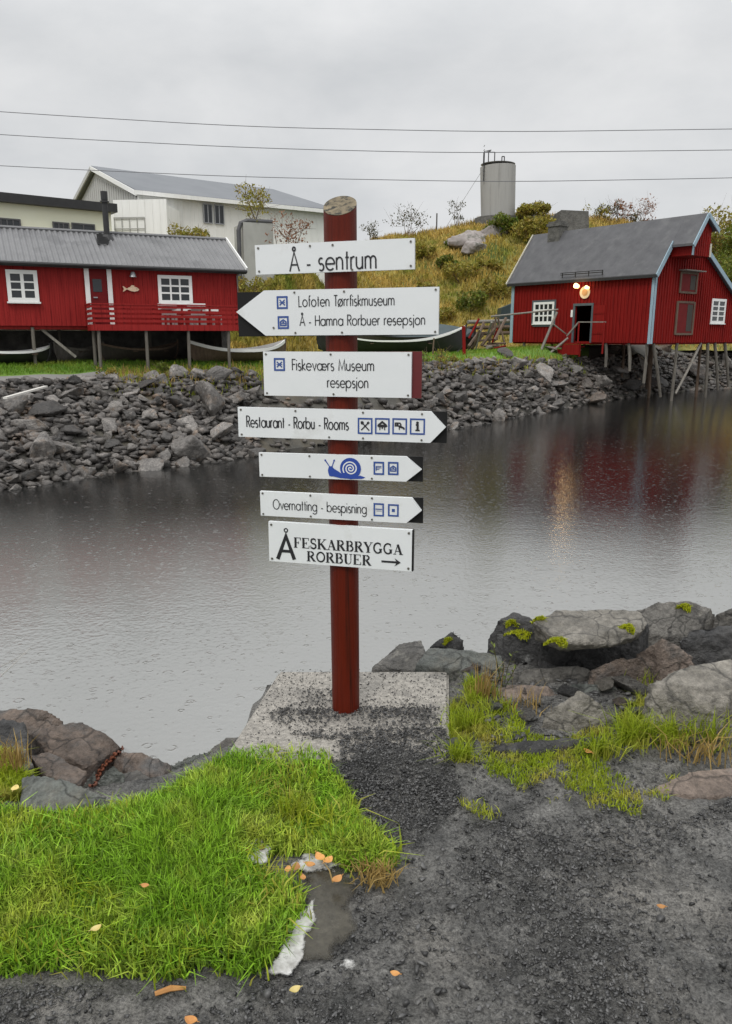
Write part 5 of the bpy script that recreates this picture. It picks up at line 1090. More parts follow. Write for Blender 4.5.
# ================================================================== BOATS
def boat(ctr, ang, Lb, Bm, Hb, hull_m, rim_m, label, rise=.55, rimw=.07, planks=True):
    t = thing('rowing_boat', label, 'boat', ctr, 'wooden boats laid up on the far bank')
    ca, sa = math.cos(ang), math.sin(ang)
    def w(x, y, z): return Vector((ctr[0] + x * ca - y * sa, ctr[1] + x * sa + y * ca, ctr[2] + z))
    ns_, nc = 24, 9; m = MB(); vs = []; rimL = []; rimR = []
    for i in range(ns_ + 1):
        s = -1 + 2 * i / ns_; half = Bm / 2 * (1 - abs(s) ** 2.4) + .01; sheer = Hb * (.62 + rise * abs(s) ** 2.6); keel = Hb * .55 * max(0, abs(s) - .72) ** 1.5 * 3
        for j in range(-nc, nc + 1):
            f = j / nc; y = half * math.copysign(abs(f) ** .75, f); z = keel + (sheer - keel) * abs(f) ** 1.7
            vs.append(w(s * Lb / 2 * (1 + .0 * z), y, z))
        rimL.append(w(s * Lb / 2, half, sheer)); rimR.append(w(s * Lb / 2, -half, sheer))
    k_ = 2 * nc + 1
    m.add(vs, [(i * k_ + j, (i + 1) * k_ + j, (i + 1) * k_ + j + 1, i * k_ + j + 1) for i in range(ns_) for j in range(k_ - 1)])
    inner = [Vector(v) + Vector((0, 0, .03)) for v in vs]; part('hull', m, M[hull_m], t, smooth=True)
    for rp in (rimL, rimR):
        g = MB()
        for a, b in zip(rp, rp[1:]): g.bar(a, b + (b - a) * .02, .05, rimw * 1.1)
        part('gunwale', g, M[rim_m], t)
    for s in (-1, 1):
        g = MB(); g.tube([w(s * Lb / 2 * .9, 0, .05), w(s * Lb / 2 * 1.0, 0, Hb * .5), w(s * Lb / 2 * 1.02, 0, Hb * (.62 + rise) + .12)], .05, 6); part('stem', g, M[rim_m if rim_m != 'white' else hull_m], t)
    for x in (-.25, .1, .4):
        g = MB(); hb_ = Bm / 2 * .9; p = [w(x * Lb / 2 * 1.2 - .1, -hb_, Hb * .5), w(x * Lb / 2 * 1.2 + .1, -hb_, Hb * .5), w(x * Lb / 2 * 1.2 + .1, hb_, Hb * .5), w(x * Lb / 2 * 1.2 - .1, hb_, Hb * .5)]; g.hexa(p + [q_ + Vector((0, 0, .03)) for q_ in p]); part('thwart', g, M['brownwood'], t)
    return t
def boat_at(x0, x1, yb, Y0, Y1, *a, **kw):
    p, q_ = P(x0, yb, Y0), P(x1, yb, Y1); c = (p + q_) / 2; c.z = far_z(c.x, c.y) + .06
    return boat(c, math.atan2(q_.y - p.y, q_.x - p.x), (q_ - p).length, *a, **kw)
boat_at(-30, 50, 356, 26.6, 28.3, 1.3, .62, 'black', 'white', 'black boat with white gunwale at the left end under the long cabin', rise=.3)
boat_at(56, 104, 356, 29.6, 31.4, 1.2, .7, 'greywood', 'greywood', 'grey wooden boat in the shade beside the diagonal cabin brace', rise=.25)
boat_at(100, 178, 361, 29.3, 31.8, 1.3, .7, 'darkwood', 'brownwood', 'dark brown boat in the shade under the cabin balcony', rise=.35)
boat_at(190, 285, 359, 30.4, 33.2, 1.5, .72, 'brownwood', 'white', 'brown boat with broad white rim under the right end of the cabin', rimw=.11, rise=.5)
boat_at(318, 464, 356, 41.5, 42.5, 2.0, 1.05, 'black', 'white', 'long black boat with white gunwale, bow right of the signpost', rise=.75)
bt2 = boat_at(350, 474, 346, 46.0, 46.8, 2.2, 1.35, 'darkwood', 'black', 'dark boat under a teal cover behind the white-rimmed one', rise=.5)
c = bt2.location; tpm = MB(); ang = 0.03
for i in range(12):
    s0, s1 = -1 + 2 * i / 12, -1 + 2 * (i + 1) / 12
    f = lambda s: (c.x + s * 3.6, 1.1 * (1 - abs(s) ** 2.4) + .05, 1.28 + .42 * (1 - s * s))
    a, b = f(s0), f(s1)
    for sg in (-1, 1): tpm.add([(a[0], c.y + sg * a[1], c.z + .88), (b[0], c.y + sg * b[1], c.z + .88), (b[0], c.y, c.z + b[2]), (a[0], c.y, c.z + a[2])], [(0, 1, 2, 3)])
part('cover', tpm, M['tarp'], bt2)
# red stake, yellow plank, white plank, timber heap
m_ = MB(); gp = P(464.5, 353, 41); m_.bar(Vector((gp.x, gp.y, far_z(gp.x, gp.y) - .2)), P(463.5, 326, 41), .16, .16); solo('stake', m_, M['red_r'], 'red wooden stake standing at the bow of the white-rimmed boat', 'stake', gp)
m_ = MB(); gp = P(434, 362, 40); m_.bar(P(432, 362, 40), P(434, 338, 40), .07, .07); solo('stake', m_, M['brownwood'], 'thin brown stake in front of the white-rimmed boat', 'stake', gp)
a, b = P(414, 361, 40), P(468, 358.5, 41); m_ = MB(); m_.bar(a, b, .3, .18); solo('plank', m_, M['yellow'], 'yellowish plank lying on the bank below the white-rimmed boat', 'plank', a)
a = G(5, 398, .12); b = G(46, 386.5, .16); m_ = MB(); m_.bar(a, b, .10, .05); solo('plank', m_, M['plank'], 'pale plank lying across the boulders at the left edge', 'plank', a)
hp_ = thing('driftwood_pile', 'tangled pile of grey and brown poles left of the boathouse', 'wood pile', P(485, 348, 46))
g_ = random.Random(12)
for i in range(16):
    x0 = g_.uniform(468, 496); y0 = g_.uniform(338, 350); L_ = g_.uniform(10, 28); an = g_.choice([g_.uniform(-.25, .25), g_.uniform(.9, 1.5), g_.uniform(-1.4, -.9)])
    m_ = MB(); m_.tube([P(x0, y0, 45 + g_.random() * 2), P(min(x0 + L_ * math.cos(an), 506), max(y0 - abs(L_ * math.sin(an)), 318), 45.5 + g_.random() * 2)], g_.uniform(.05, .10), 6); part('pole', m_, M[g_.choice(['greywood', 'brownwood', 'brownwood', 'red_r'])], hp_)
for i in range(3):
    m_ = MB(); m_.tube([P(468, 322 + i * 6, 47), P(509, 321 + i * 6, 48.5)], .11, 8); part('log', m_, M['greywood' if i == 0 else 'brownwood'], hp_)
sh = MB(); a = P(500, 292, 58); b = P(512, 312, 58); sh.hexa([(a.x, 58, b.z - 1), (a.x + 3, 58, b.z - 1), (a.x + 3, 60, b.z - 1), (a.x, 60, b.z - 1), (a.x + .2, 58, b.z + .3), (a.x + 3, 58, a.z), (a.x + 3, 60, a.z), (a.x + .2, 60, b.z + .3)]); solo('shed', sh, M['tarp'], 'dark sloping shed corner behind the left end of the boathouse', 'shed', (a.x, 58, b.z))
# things on the cabin balcony
def balc(u, w_, lab, nm, cat, leggap=4):
    t = thing(nm, lab, cat, lf(u + w_ / 2, .55, bz + .1))
    m = MB(); lf.box(m, u, u + w_, .30, .92, bt - .12, bt + .10); part('tabletop' if cat == 'table' else 'seat', m, M['white'], t)
    m = MB(); lf.box(m, u + .02, u + w_ - .02, .80, .93, bt - .32, bt - .20); part('apron', m, M['white'], t)
    for du in ((0, w_ - .07) if leggap == 2 else (0, w_ * .33, w_ * .66, w_ - .07)):
        m = MB(); lf.box(m, u + du, u + du + .08, .80, .90, bz + .1, bt - .33); part('leg', m, M['white'], t)
balc(lf.at(144, 308)[0] + .45, .55, 'white garden table seen through the cabin railing, left of the two', 'garden_table', 'table')
balc(lf.at(173, 308)[0] + .45, .55, 'white garden table seen through the cabin railing, nearest the square window', 'garden_table', 'table')
for px in (162, 168, 181, 192, 199): 
    u = lf.at(px, 308)[0] + .45; t = thing('folding_chair', {162: 'white folding chair between the two balcony tables, left', 168: 'white folding chair between the two balcony tables, right', 181: 'white folding chair behind the second balcony table', 192: 'white folding chair right of the balcony tables', 199: 'white folding chair rightmost on the balcony'}[px], 'chair', lf(u, .6, bz + .1), 'folding chairs on the cabin balcony')
    m = MB(); lf.box(m, u - .18, u + .18, .45, .85, bz + .46, bz + .50); part('seat', m, M['white'], t)
    for q_ in (-.18, .14):
        m = MB(); lf.box(m, u + q_, u + q_ + .04, .82, .86, bz + .1, bz + .45); part('leg', m, M['white'], t)
    m = MB(); lf.box(m, u - .18, u + .18, .42, .45, bz + .62, bt - .03); part('backrest', m, M['white'], t)
# fish ornament on the cabin wall
a = lf.at(122.5, 289); b = lf.at(139, 289); fx0, fx1, fzm = a[0], b[0], a[1]; FL = fx1 - fx0
fo = thing('fish_ornament', 'pale carved fish ornament hanging on the red cabin wall', 'ornament', lf((fx0 + fx1) / 2, .03, fzm))
def fpoly(pts, v0, v1, nm, mt): m = MB(); m.prism([lf(fx0 + x * FL, v0, fzm + z * FL) for x, z in pts], lf.n * (v1 - v0)); part(nm, m, M[mt], fo)
fpoly([(.22, 0), (.35, .09), (.55, .16), (.75, .15), (.92, .07), (1, -.02), (.9, -.10), (.7, -.15), (.5, -.12), (.34, -.06)], .026, .07, 'body', 'fish')
fpoly([(.24, .03), (.06, .16), (0, .17), (.07, 0), (0, -.16), (.06, -.15), (.24, -.03)], .03, .06, 'tail', 'fish')
fpoly([(.45, .13), (.55, .24), (.72, .22), (.7, .15)], .03, .055, 'fin', 'fish'); fpoly([(.82, .03), (.86, .055), (.88, .02), (.85, 0)], .071, .08, 'eye', 'black')
# ================================================================== VEGETATION
def blades(name, pts, h, wd, mat, lean=.5, seed=1, kind=None, label=None, cat=None, parent=None, loc=(0, 0, 0), group=None):
    g = np.random.default_rng(seed); p = np.asarray(pts, float); n = len(p); h = np.broadcast_to(h, n) * g.uniform(.6, 1.25, n); wd = np.broadcast_to(wd, n) * g.uniform(.7, 1.3, n)
    az = g.uniform(0, 2 * np.pi, n); ln = np.abs(g.normal(0, lean, n)); d = np.stack([np.cos(az), np.sin(az), np.zeros(n)], 1)
    fa = g.uniform(0, 2 * np.pi, n); s = np.stack([np.cos(fa), np.sin(fa), np.zeros(n)], 1) * (wd / 2)[:, None]
    up = np.array([0, 0, 1.0]); H = h[:, None]; LN = ln[:, None]
    m1 = p + up * H * .55 + d * H * LN * .28; tp = p + up * H * (1 - .25 * np.minimum(LN, 1.6)) + d * H * LN * .95
    V = np.stack([p - s, p + s, m1 + s * .85, m1 - s * .85, tp + s * .12, tp - s * .12], 1).reshape(-1, 3)
    b = np.arange(n)[:, None] * 6; F = np.concatenate([b + np.array([[0, 1, 2, 3]]), b + np.array([[3, 2, 4, 5]])])
    o = big(name, V, F, mat, loc, parent); tag(o, label, cat, group, kind); return o
def npoly(px, py, poly):
    r = np.zeros(len(px), bool); j = len(poly) - 1
    for i in range(len(poly)):
        xi, yi = poly[i]; xj, yj = poly[j]
        with np.errstate(divide='ignore', invalid='ignore'): c = ((yi > py) != (yj > py)) & (px < (xj - xi) * (py - yi) / (yj - yi) + xi)
        r ^= c; j = i
    return r
def nproj(p):
    x, y, z = p[:, 0], p[:, 1], p[:, 2] - CAMZ; dep = y * cp - z * sp; return CX + FPX * x / dep, CY - FPX * (y * sp + z * cp) / dep
def ground_samples(n, x0, x1, y0, y1, poly, dens=None, seed=1):
    g = np.random.default_rng(seed); p = np.stack([g.uniform(x0, x1, n), g.uniform(y0, y1, n), np.zeros(n)], 1); a, b = nproj(p); k = npoly(a, b, poly)
    p = p[k]; a = a[k]; b = b[k]
    if dens is not None:
        w = np.array([dens(x, y, q[0], q[1]) for x, y, q in zip(a, b, p)]); k = g.uniform(0, 1, len(p)) < w; p = p[k]
    p[:, 2] = [near_z(q[0], q[1]) for q in p]; return p
LUSH = [(-60, 818), (-10, 812), (40, 815), (110, 812), (160, 797), (190, 783), (215, 770), (242, 755), (285, 752), (328, 758), (330, 775), (352, 800), (362, 822), (392, 846), (402, 860), (388, 872), (345, 872), (318, 858), (240, 858), (262, 880), (300, 888), (306, 915), (290, 940), (268, 972), (240, 982), (205, 968), (180, 985), (120, 980), (60, 972), (-60, 985)]
def lush_d(x, y, wx, wy): return .22 + .78 * min(1, max(0, .75 + 1.8 * noise.noise(Vector((wx * 2.2, wy * 2.2, 7)))))
lp = ground_samples(230000, -1.9, .3, 1.4, 3.0, LUSH, lush_d, 5)
_ox = [(16 * math.cos(a * .785), 12 * math.sin(a * .785)) for a in range(8)]
def inner(p): 
    x, y = proj(p); return sum(inpoly(x + a, y + b, LUSH) for a, b in _ox) / 8
lf_in = np.array([inner(q) for q in lp]); _k = np.random.default_rng(2).uniform(0, 1, len(lp)) < .25 + .75 * lf_in; lp, lf_in = lp[_k], lf_in[_k]
hh = (.40 + .45 * lf_in) * np.array([.070 + .072 * noise.noise(Vector((q[0] * 2.5, q[1] * 2.5, 3))) + .02 * noise.noise(Vector((q[0] * 8, q[1] * 8, 3))) for q in lp])
M['lush_turf'] = pm('lush_turf', (0.03, 0.045, 0.012), (0.05, 0.08, 0.014), 8, .9, .5, 60)
def patch(name, poly, z, mat, kind='structure', step=.008, edge=.02, fade=.03, label=None, cat=None):
    """thin sheet over the ground inside an outline, its rim ragged; attribute 'fade' falls to 0 at the rim"""
    Q = [G(x, y, 0) for x, y in poly]; Q = [(q_.x, q_.y) for q_ in Q]; x0, x1 = min(q_[0] for q_ in Q), max(q_[0] for q_ in Q); y0, y1 = min(q_[1] for q_ in Q), max(q_[1] for q_ in Q)
    idx = {}; vs = []; fd = []
    for i in range(int((x1 - x0) / step) + 2):
        for j in range(int((y1 - y0) / step) + 2):
            x, y = x0 + i * step, y0 + j * step; v = Vector((x, y, 0))
            wx = x + edge * (noise.noise(v * 9) + .5 * noise.noise(v * 28)); wy = y + edge * (noise.noise(v * 9 + Vector((7, 7, 7))) + .5 * noise.noise(v * 28 + Vector((7, 7, 7))))
            if not inpoly(wx, wy, Q): continue
            d = 9
            for (ax, ay), (bx, by) in zip(Q, Q[1:] + Q[:1]):
                ux, uy = bx - ax, by - ay; t = max(0, min(1, ((wx - ax) * ux + (wy - ay) * uy) / (ux * ux + uy * uy + 1e-12))); d = min(d, math.hypot(wx - ax - t * ux, wy - ay - t * uy))
            idx[i, j] = len(vs); vs.append((x, y, near_z(x, y) + z)); fd.append(min(1, d / fade))
    fs = [(idx[i, j], idx[i + 1, j], idx[i + 1, j + 1], idx[i, j + 1]) for i, j in idx if (i + 1, j) in idx and (i, j + 1) in idx and (i + 1, j + 1) in idx]
    me = bpy.data.meshes.new(name); me.from_pydata(vs, [], fs); me.attributes.new('fade', 'FLOAT', 'POINT').data.foreach_set('value', fd); me.materials.append(mat)
    for p_ in me.polygons: p_.use_smooth = True
    o = bpy.data.objects.new(name, me); C.objects.link(o); return tag(o, label, cat, None, kind)
def ragged(m, scale, lo, hi, bias=.5):   # lets the ground show through where the sheet thins out
    t = m.node_tree; o = [n for n in t.nodes if n.type == 'OUTPUT_MATERIAL'][0]; b = o.inputs[0].links[0].from_node; nn = t.nodes.new; l = t.links.new
    at = nn('ShaderNodeAttribute'); at.attribute_name = 'fade'; tc = nn('ShaderNodeTexCoord'); n = nn('ShaderNodeTexNoise'); n.inputs['Scale'].default_value = scale; n.inputs['Detail'].default_value = 6; n.inputs['Roughness'].default_value = .7; l(tc.outputs['Object'], n.inputs['Vector'])
    a = nn('ShaderNodeMath'); a.operation = 'MULTIPLY_ADD'; l(at.outputs['Fac'], a.inputs[0]); a.inputs[1].default_value = bias; l(n.outputs['Fac'], a.inputs[2])
    r = nn('ShaderNodeMapRange'); r.inputs['From Min'].default_value = lo; r.inputs['From Max'].default_value = hi; l(a.outputs[0], r.inputs['Value'])
    tr = nn('ShaderNodeBsdfTransparent'); mx_ = nn('ShaderNodeMixShader'); l(r.outputs[0], mx_.inputs[0]); l(tr.outputs[0], mx_.inputs[1]); l(b.outputs[0], mx_.inputs[2]); l(mx_.outputs[0], o.inputs[0]); return m
patch('turf', LUSH, .003, ragged(M['lush_turf'], 30, .55, .9, .8), step=.02, fade=.06)
blades('grass', lp, hh * 1.05, .0058, M['grass'], .75, 11, 'stuff', 'lush green grass beside the gravel path')
bp_ = ground_samples(16000, -1.9, .3, 1.4, 3.0, [(x, y - 8 if y > 840 else y + 4) for x, y in LUSH], lambda x, y, wx, wy: max(0, min(1, .3 + 1.8 * noise.noise(Vector((wx * 5, wy * 5, 17))))), 15)
blades('grass', bp_, .075, .0065, M['weed'], .9, 16, 'stuff', 'long bent light-green blades in the lush grass')
fr_ = ground_samples(50000, -1.9, .4, 1.4, 3.0, [(x + (6 if x > 150 else 0), y + 8) for x, y in LUSH], lambda x, y, wx, wy: .12 if not inpoly(x, y - 6, LUSH) else .05, 8)
blades('grass', fr_, .05, .004, M['weed'], .7, 12, 'stuff', 'yellowish grass at the fringe of the lush patch')
# sparse weeds on the right
WEED = [(450, 712), (470, 690), (500, 705), (530, 740), (560, 745), (610, 730), (640, 712), (690, 716), (760, 722), (760, 752), (690, 760), (668, 790), (672, 818), (640, 826), (600, 812), (560, 800), (520, 822), (480, 820), (452, 800), (462, 770), (448, 750)]
def weed_d(x, y, wx, wy):
    v = noise.noise(Vector((wx * 4.2, wy * 4.2, 2))) + .5 * noise.noise(Vector((wx * 11, wy * 11, 4))); e = sstep(830, 790, y)
    return max(0, min(1, (v + .10 + (.25 if 690 < y < 745 else 0)) * 2.2)) * (.35 + .65 * e)
wp = ground_samples(90000, .2, 2.1, 2.1, 3.8, WEED, weed_d, 6)
wh_ = .75 * np.array([.030 + .03 * max(0, noise.noise(Vector((q[0] * 3, q[1] * 3, 8)))) + .045 * sstep(2.85, 3.15, q[1]) for q in wp])
blades('grass', wp, wh_, .0042, M['weed'], .75, 13, 'stuff', 'sparse yellow-green grass in the gravel right of the slab')
MOSSP = [(-40, 748), (8, 744), (26, 770), (18, 800), (-40, 806)]
mp_ = ground_samples(30000, -1.9, -1.1, 2.2, 3.2, MOSSP, None, 9); mp_[:, 2] = np.maximum(mp_[:, 2], -.05)
blades('grass', mp_, .05, .008, M['weed'], .8, 14, 'stuff', 'yellow-green ground plants between the rocks at the left edge')
# single tufts one can point to
def tuft(px, py, n, h, r, mat, label, lean=.55, wd=.0048, z=.02, name='grass_tuft', seed=1):
    c = G(px, py, z); g = np.random.default_rng(seed + int(px)); p = np.stack([g.normal(c.x, r, n), g.normal(c.y, r * .6, n), np.full(n, c.z - .01)], 1)
    return blades(name, p, h, wd, M[mat], lean, seed + int(px), None, label, 'grass tuft', None, tuple(c), 'single grass tufts on the near shore')
for a in ((484, 705, 70, .20, .03, 'straw', 'tall straw-coloured grass tuft right of the slab', .25), (461, 760, 160, .10, .03, 'weed', 'green tuft against the right side of the slab', .7), (632, 742, 260, .14, .04, 'weed', 'dense green tuft in front of the pale boulder, left end', .8), (668, 742, 200, .13, .05, 'weed', 'green tuft under the middle of the largest pale boulder', .8), (712, 738, 220, .14, .05, 'weed', 'green tuft under the largest pale boulder, by the right edge', .8),
          (600, 752, 160, .10, .04, 'weed', 'low green tuft right of the sunken dark ledge', .8), (470, 728, 140, .11, .04, 'weed', 'green tuft between the slab and the dark ledge', .7), (522, 712, 60, .12, .05, 'straw', 'thin straw tuft below the flat pinkish stone', .6), (700, 758, 60, .14, .07, 'straw', 'bent straw tuft along the path at the right edge', 1.1), (640, 690, 50, .12, .04, 'weed', 'thin green stems between the brown and pale boulders', .5),
          (14, 764, 60, .12, .03, 'straw', 'dry straw stems between the rocks at the left edge', .5), (376, 878, 130, .06, .035, 'straw', 'small yellowed tuft at the tip of the lush grass', .8), (292, 815, 60, .10, .03, 'weed', 'yellowish tuft inside the lush grass', .6)): tuft(*a[:7], lean=a[7])
# thin-leaved herb by the black boulder
def herb(px, py, h, label, seed):
    c = G(px, py, .03); t = thing('herb', label, 'plant', tuple(c)); g = random.Random(seed); m = MB(); V = []; F = []
    for i in range(5):
        tp = c + Vector((g.uniform(-.06, .06), g.uniform(-.04, .04), h * g.uniform(.6, 1))); m.tube([c, lerp(c, tp, .5) + Vector((g.uniform(-.01, .01), 0, 0)), tp], .0018, 4)
        for k_ in range(7):
            q_ = lerp(c, tp, .25 + .75 * k_ / 6); a = g.uniform(0, 6.28); d = Vector((math.cos(a), math.sin(a), .35)) * g.uniform(.018, .035); s_ = Vector((-math.sin(a), math.cos(a), 0)) * .005; b = len(V); V += [q_ - s_ * .3, q_ + d * .5 - s_, q_ + d, q_ + d * .5 + s_]; F.append((b, b + 1, b + 2, b + 3))
    part('stem', m, M['bush_k'], t); big('leaf_cluster', np.array([v[:] for v in V]), F, M['bush_g'], tuple(c), t)
herb(503, 690, .22, 'slender green herb in front of the black boulder', 1); herb(664, 716, .12, 'small dark herb against the largest pale boulder', 2)
# moss cushions on the boulders
def cushion(px, py, z, r, label, seed):
    c = hit(px, py); g = np.random.default_rng(seed); n = 420; th = g.uniform(0, 6.28, n); rr = r * np.sqrt(g.uniform(0, 1, n)) * (1 + .35 * np.sin(th * 3 + seed)); x = c.x + rr * np.cos(th) * 1.3; y = c.y + rr * np.sin(th) * .8
    p = np.stack([x, y, c.z - .015 + .018 * (1 - (rr / r) ** 2)], 1); blades('moss_cushion', p, .016, .006, M['moss'], .7, seed, None, label, 'moss', None, tuple(c), 'moss cushions on the near boulders')
for a in ((521, 632, .255, .05, 'bright moss cushion on the flank of the black boulder'), (512, 622, .27, .022, 'small moss tuft near the top of the black boulder'), (558, 640, .31, .035, 'moss cushion at the left end of the flat slab boulder'), (627, 627, .345, .028, 'moss cushion at the right end of the flat slab boulder'), (684, 606, .29, .03, 'moss cushion on the smooth grey rear boulder'), (449, 640, .16, .02, 'moss tuft on the small dark pointed boulder'), (540, 619, .33, .022, 'moss tuft between the black boulder and flat slab')): cushion(*a, seed=int(a[0]))

# far bank grass, hill grass
def bank_blades(n, pxr, dr, h, wd, mat, lab, seed):
    g = random.Random(seed); pts = []
    for i in range(n):
        px = g.uniform(*pxr); d = g.uniform(*dr); rr = column_x(px); y = shoreY(rr) + d; x = rr * y
        if under_cabin(x, y, -.9): continue
        dd_ = Vector((x, y, 0)) - rf.o
        if 0 < dd_.dot(rf.u) and dd_.dot(rf.n) < .1: continue
        pts.append((x, y, far_z(x, y)))
    return blades('grass', pts, h, wd, M[mat], .5, seed, 'stuff', lab)
bank_blades(16000, (-30, 290), (5.9, 10.5), .16, .022, 'bankgrass', 'bright grass on the far bank below the long red cabin', 21)
bank_blades(9000, (400, 600), (5.0, 17), .20, .03, 'bankgrass', 'bright grass on the far bank left of the boathouse', 22)
bank_blades(1800, (112, 560), (3.6, 6.0), .35, .03, 'straw', 'dry grass along the crest of the far bank', 23)
bank_blades(2500, (112, 600), (3.2, 6.2), .28, .035, 'weed', 'green weeds between the uppermost bank boulders', 24)
g = random.Random(31); pts = []; hs = []
for i in range(52000):
    px = g.uniform(200, 780); t = g.random() ** .8
    if px < 330 and t > 1.0: continue
    p = hill_pt(px, t); pts.append(tuple(p)); hs.append(.30 + .35 * max(0, noise.noise(p * .25)) + .12 * g.random())
blades('hill_grass', pts, np.array(hs), .085, M['hillgrass'], .55, 31, 'stuff', 'ochre and green autumn grass covering the hill')
g = random.Random(33); pts = [tuple(hill_pt(g.uniform(360, 780), g.uniform(.93, 1.04))) for i in range(3500)]
blades('hill_grass', pts, .55, .05, M['straw'], .45, 33, 'stuff', 'taller dry grass along the hill crest')
def bush(base, w_, h_, mat, label, n=900, leaf=.11, seed=1, name='bush', cat='bush', group=None, gaps=.0, stems=4, d_=None, low=.1):
    base = Vector(base); t = thing(name, label, cat, tuple(base), group); g = np.random.default_rng(seed); r = random.Random(seed)
    k_ = max(5, int(5 + w_ * 2.5)); cl = []
    for i in range(k_): cl.append((base.x + r.uniform(-.42, .42) * w_, base.y + r.uniform(-.35, .35) * (d_ or w_), base.z + h_ * r.uniform(low + .1, .85), r.uniform(.20, .36) * min(w_, h_ * 1.2)))
    V = []; 
    per = n // k_; P_ = []
    for (x, y, z, s) in cl:
        v = g.normal(0, 1, (per, 3)); v /= np.linalg.norm(v, axis=1)[:, None]; rad = s * g.uniform(.35, 1.1, per) ** .6; P_.append(np.array([x, y, z]) + v * rad[:, None] * np.array([1, 1, .85]))
    P_ = np.concatenate(P_); m = len(P_); a = g.normal(0, 1, (m, 3)); a /= np.linalg.norm(a, axis=1)[:, None]; b = np.cross(a, g.normal(0, 1, (m, 3))); b /= np.linalg.norm(b, axis=1)[:, None]
    L_2 = leaf * g.uniform(.6, 1.3, m)[:, None]; V = np.stack([P_ - a * L_2, P_ + b * L_2 * .45, P_ + a * L_2, P_ - b * L_2 * .45], 1).reshape(-1, 3); F = np.arange(m * 4).reshape(-1, 4)
    big('crown' if cat == 'tree' else 'foliage', V, F, M[mat], tuple(base), t)
    s_ = MB()
    for i in range(stems):
        c = cl[i % k_]; q_ = base + Vector((r.uniform(-.1, .1) * w_, 0, -.15)); s_.tube([q_, lerp(q_, Vector(c[:3]), .5) + Vector((r.uniform(-.1, .1) * w_, 0, 0)), Vector(c[:3])], [.035 * h_ / 2 + .012, .02, .008], 5)
    for c in cl:
        for j in range(4):
            e = Vector(c[:3]) + Vector((r.gauss(0, 1), r.gauss(0, 1), r.gauss(.4, .8))) * c[3] * .8; s_.tube([Vector(c[:3]) - Vector((0, 0, c[3] * .5)), e], [.012, .004], 4)
    part('trunk' if cat == 'tree' else 'stem', s_, M['brownwood'], t); return t
def hb(px, t, w_, h_, mat, label, **kw): return bush(hill_pt(px, t), w_, h_, mat, label, seed=int(px * 7 + t * 100), **kw)
hb(527, .88, 2.6, 1.5, 'bush_y', 'large yellow-green bush right below the hilltop tank', n=2600, leaf=.16)
hb(530, .62, 4.0, 2.2, 'bush_y', 'yellow-green bush between the tank and the boathouse roof', n=1800, leaf=.16)
hb(500, .70, 2.8, 1.5, 'bush_g', 'green bush below the tank on its left side', n=1400, leaf=.15)
hb(543, .80, 2.6, 1.3, 'bush_y', 'ochre bush at the crest left of the dark stone wall', n=1200, leaf=.15)
for i in range(9):
    px = [432, 446, 460, 425, 470, 484, 497, 455, 440, 478, 508, 488, 465, 428, 505, 450][i]; t = [.30, .52, .38, .62, .18, .42, .25, .72, .15, .60, .5, .12, .86, .44, .34, .25][i]
    hb(px, t, random.Random(i).uniform(1.6, 3.0), random.Random(i + 50).uniform(.8, 1.6), ['bush_y', 'bush_g', 'bush_y'][i % 3], ['low yellowing bush on the open hillside left of the boathouse', 'low green bush on the open hillside left of the boathouse', 'low yellowing bush on the open hillside left of the boathouse'][i % 3], n=800, leaf=.14, group='bushes on the hillside')
for i, (px, w_, h_) in enumerate(((600, 3, 1.6), (612, 2.4, 2.0), (622, 2.2, 1.3), (644, 2.0, 1.1), (590, 2.2, 1.2))):
    hb(px, 1.0, w_, h_, ['bush_k', 'bush_r', 'bush_k', 'bush_r', 'bush_y'][i], 'sparse autumn shrub on the skyline above the boathouse roof', n=260, leaf=.12, group='skyline shrubs above the boathouse roof')
hb(633, 1.0, 2.2, 3.0, 'bush_r', 'small leafless-looking tree standing out above the boathouse roof', n=240, leaf=.10, name='tree', cat='tree', low=.3)
hb(453, 1.0, 1.3, 2.6, 'bush_k', 'thin dark young tree on the skyline left of the tank', n=200, leaf=.10, name='tree', cat='tree', low=.2)
hb(406, 1.0, 3.0, 3.0, 'bush_k', 'open-crowned small tree on the skyline above the second sign board', n=330, leaf=.11, name='tree', cat='tree', low=.25)
hb(371, 1.0, 1.6, 1.9, 'bush_k', 'small skyline shrub just right of the signpost', n=200, leaf=.10)
gp = hill_pt(434.5, 1.0); m_ = MB(); m_.tube([gp, gp + Vector((0, 0, 1.7))], .06, 6); solo('stake', m_, M['darkwood'], 'lone thin stake on the skyline left of the tank', 'stake', gp)
for i, (px, t, w_, h_, mt, lab) in enumerate(((712, .75, 5, 4.2, 'bush_y', 'large yellowing bush behind the boathouse gable'), (728, .6, 5, 4.0, 'bush_g', 'large green bush at the right edge behind the boathouse'), (745, .8, 6, 5, 'bush_y', 'ochre bush cut by the right edge above the boathouse'), (735, .35, 4, 3.5, 'bush_g', 'lower green bush at the right edge beside the gable'))): hb(px, t, w_, h_, mt, lab, n=1800, leaf=.17)
p = P(254, 221, 43.0); bush((p.x, p.y, p.z - .1), 1.9, 1.9, 'bush_y', 'green-yellow bush growing on top of the square concrete block', n=600, leaf=.09, seed=3, low=.15)
p = P(190, 245, 41.0); bush((p.x, p.y, p.z - .1), 1.9, 1.05, 'bush_y', 'yellow-green bush showing above the long cabin roof', n=700, leaf=.09, seed=4)
p = P(292, 252, 42.5); bush((p.x, p.y, p.z), 1.9, 1.8, 'bush_r', 'reddish shrub between the concrete block and the signpost', n=420, leaf=.085, seed=5)
p = P(249, 292, 38.0); bush((p.x, p.y, p.z - .4), 1.5, 1.2, 'bush_y', 'ochre bush at the right gable corner of the long cabin', n=500, leaf=.09, seed=6)
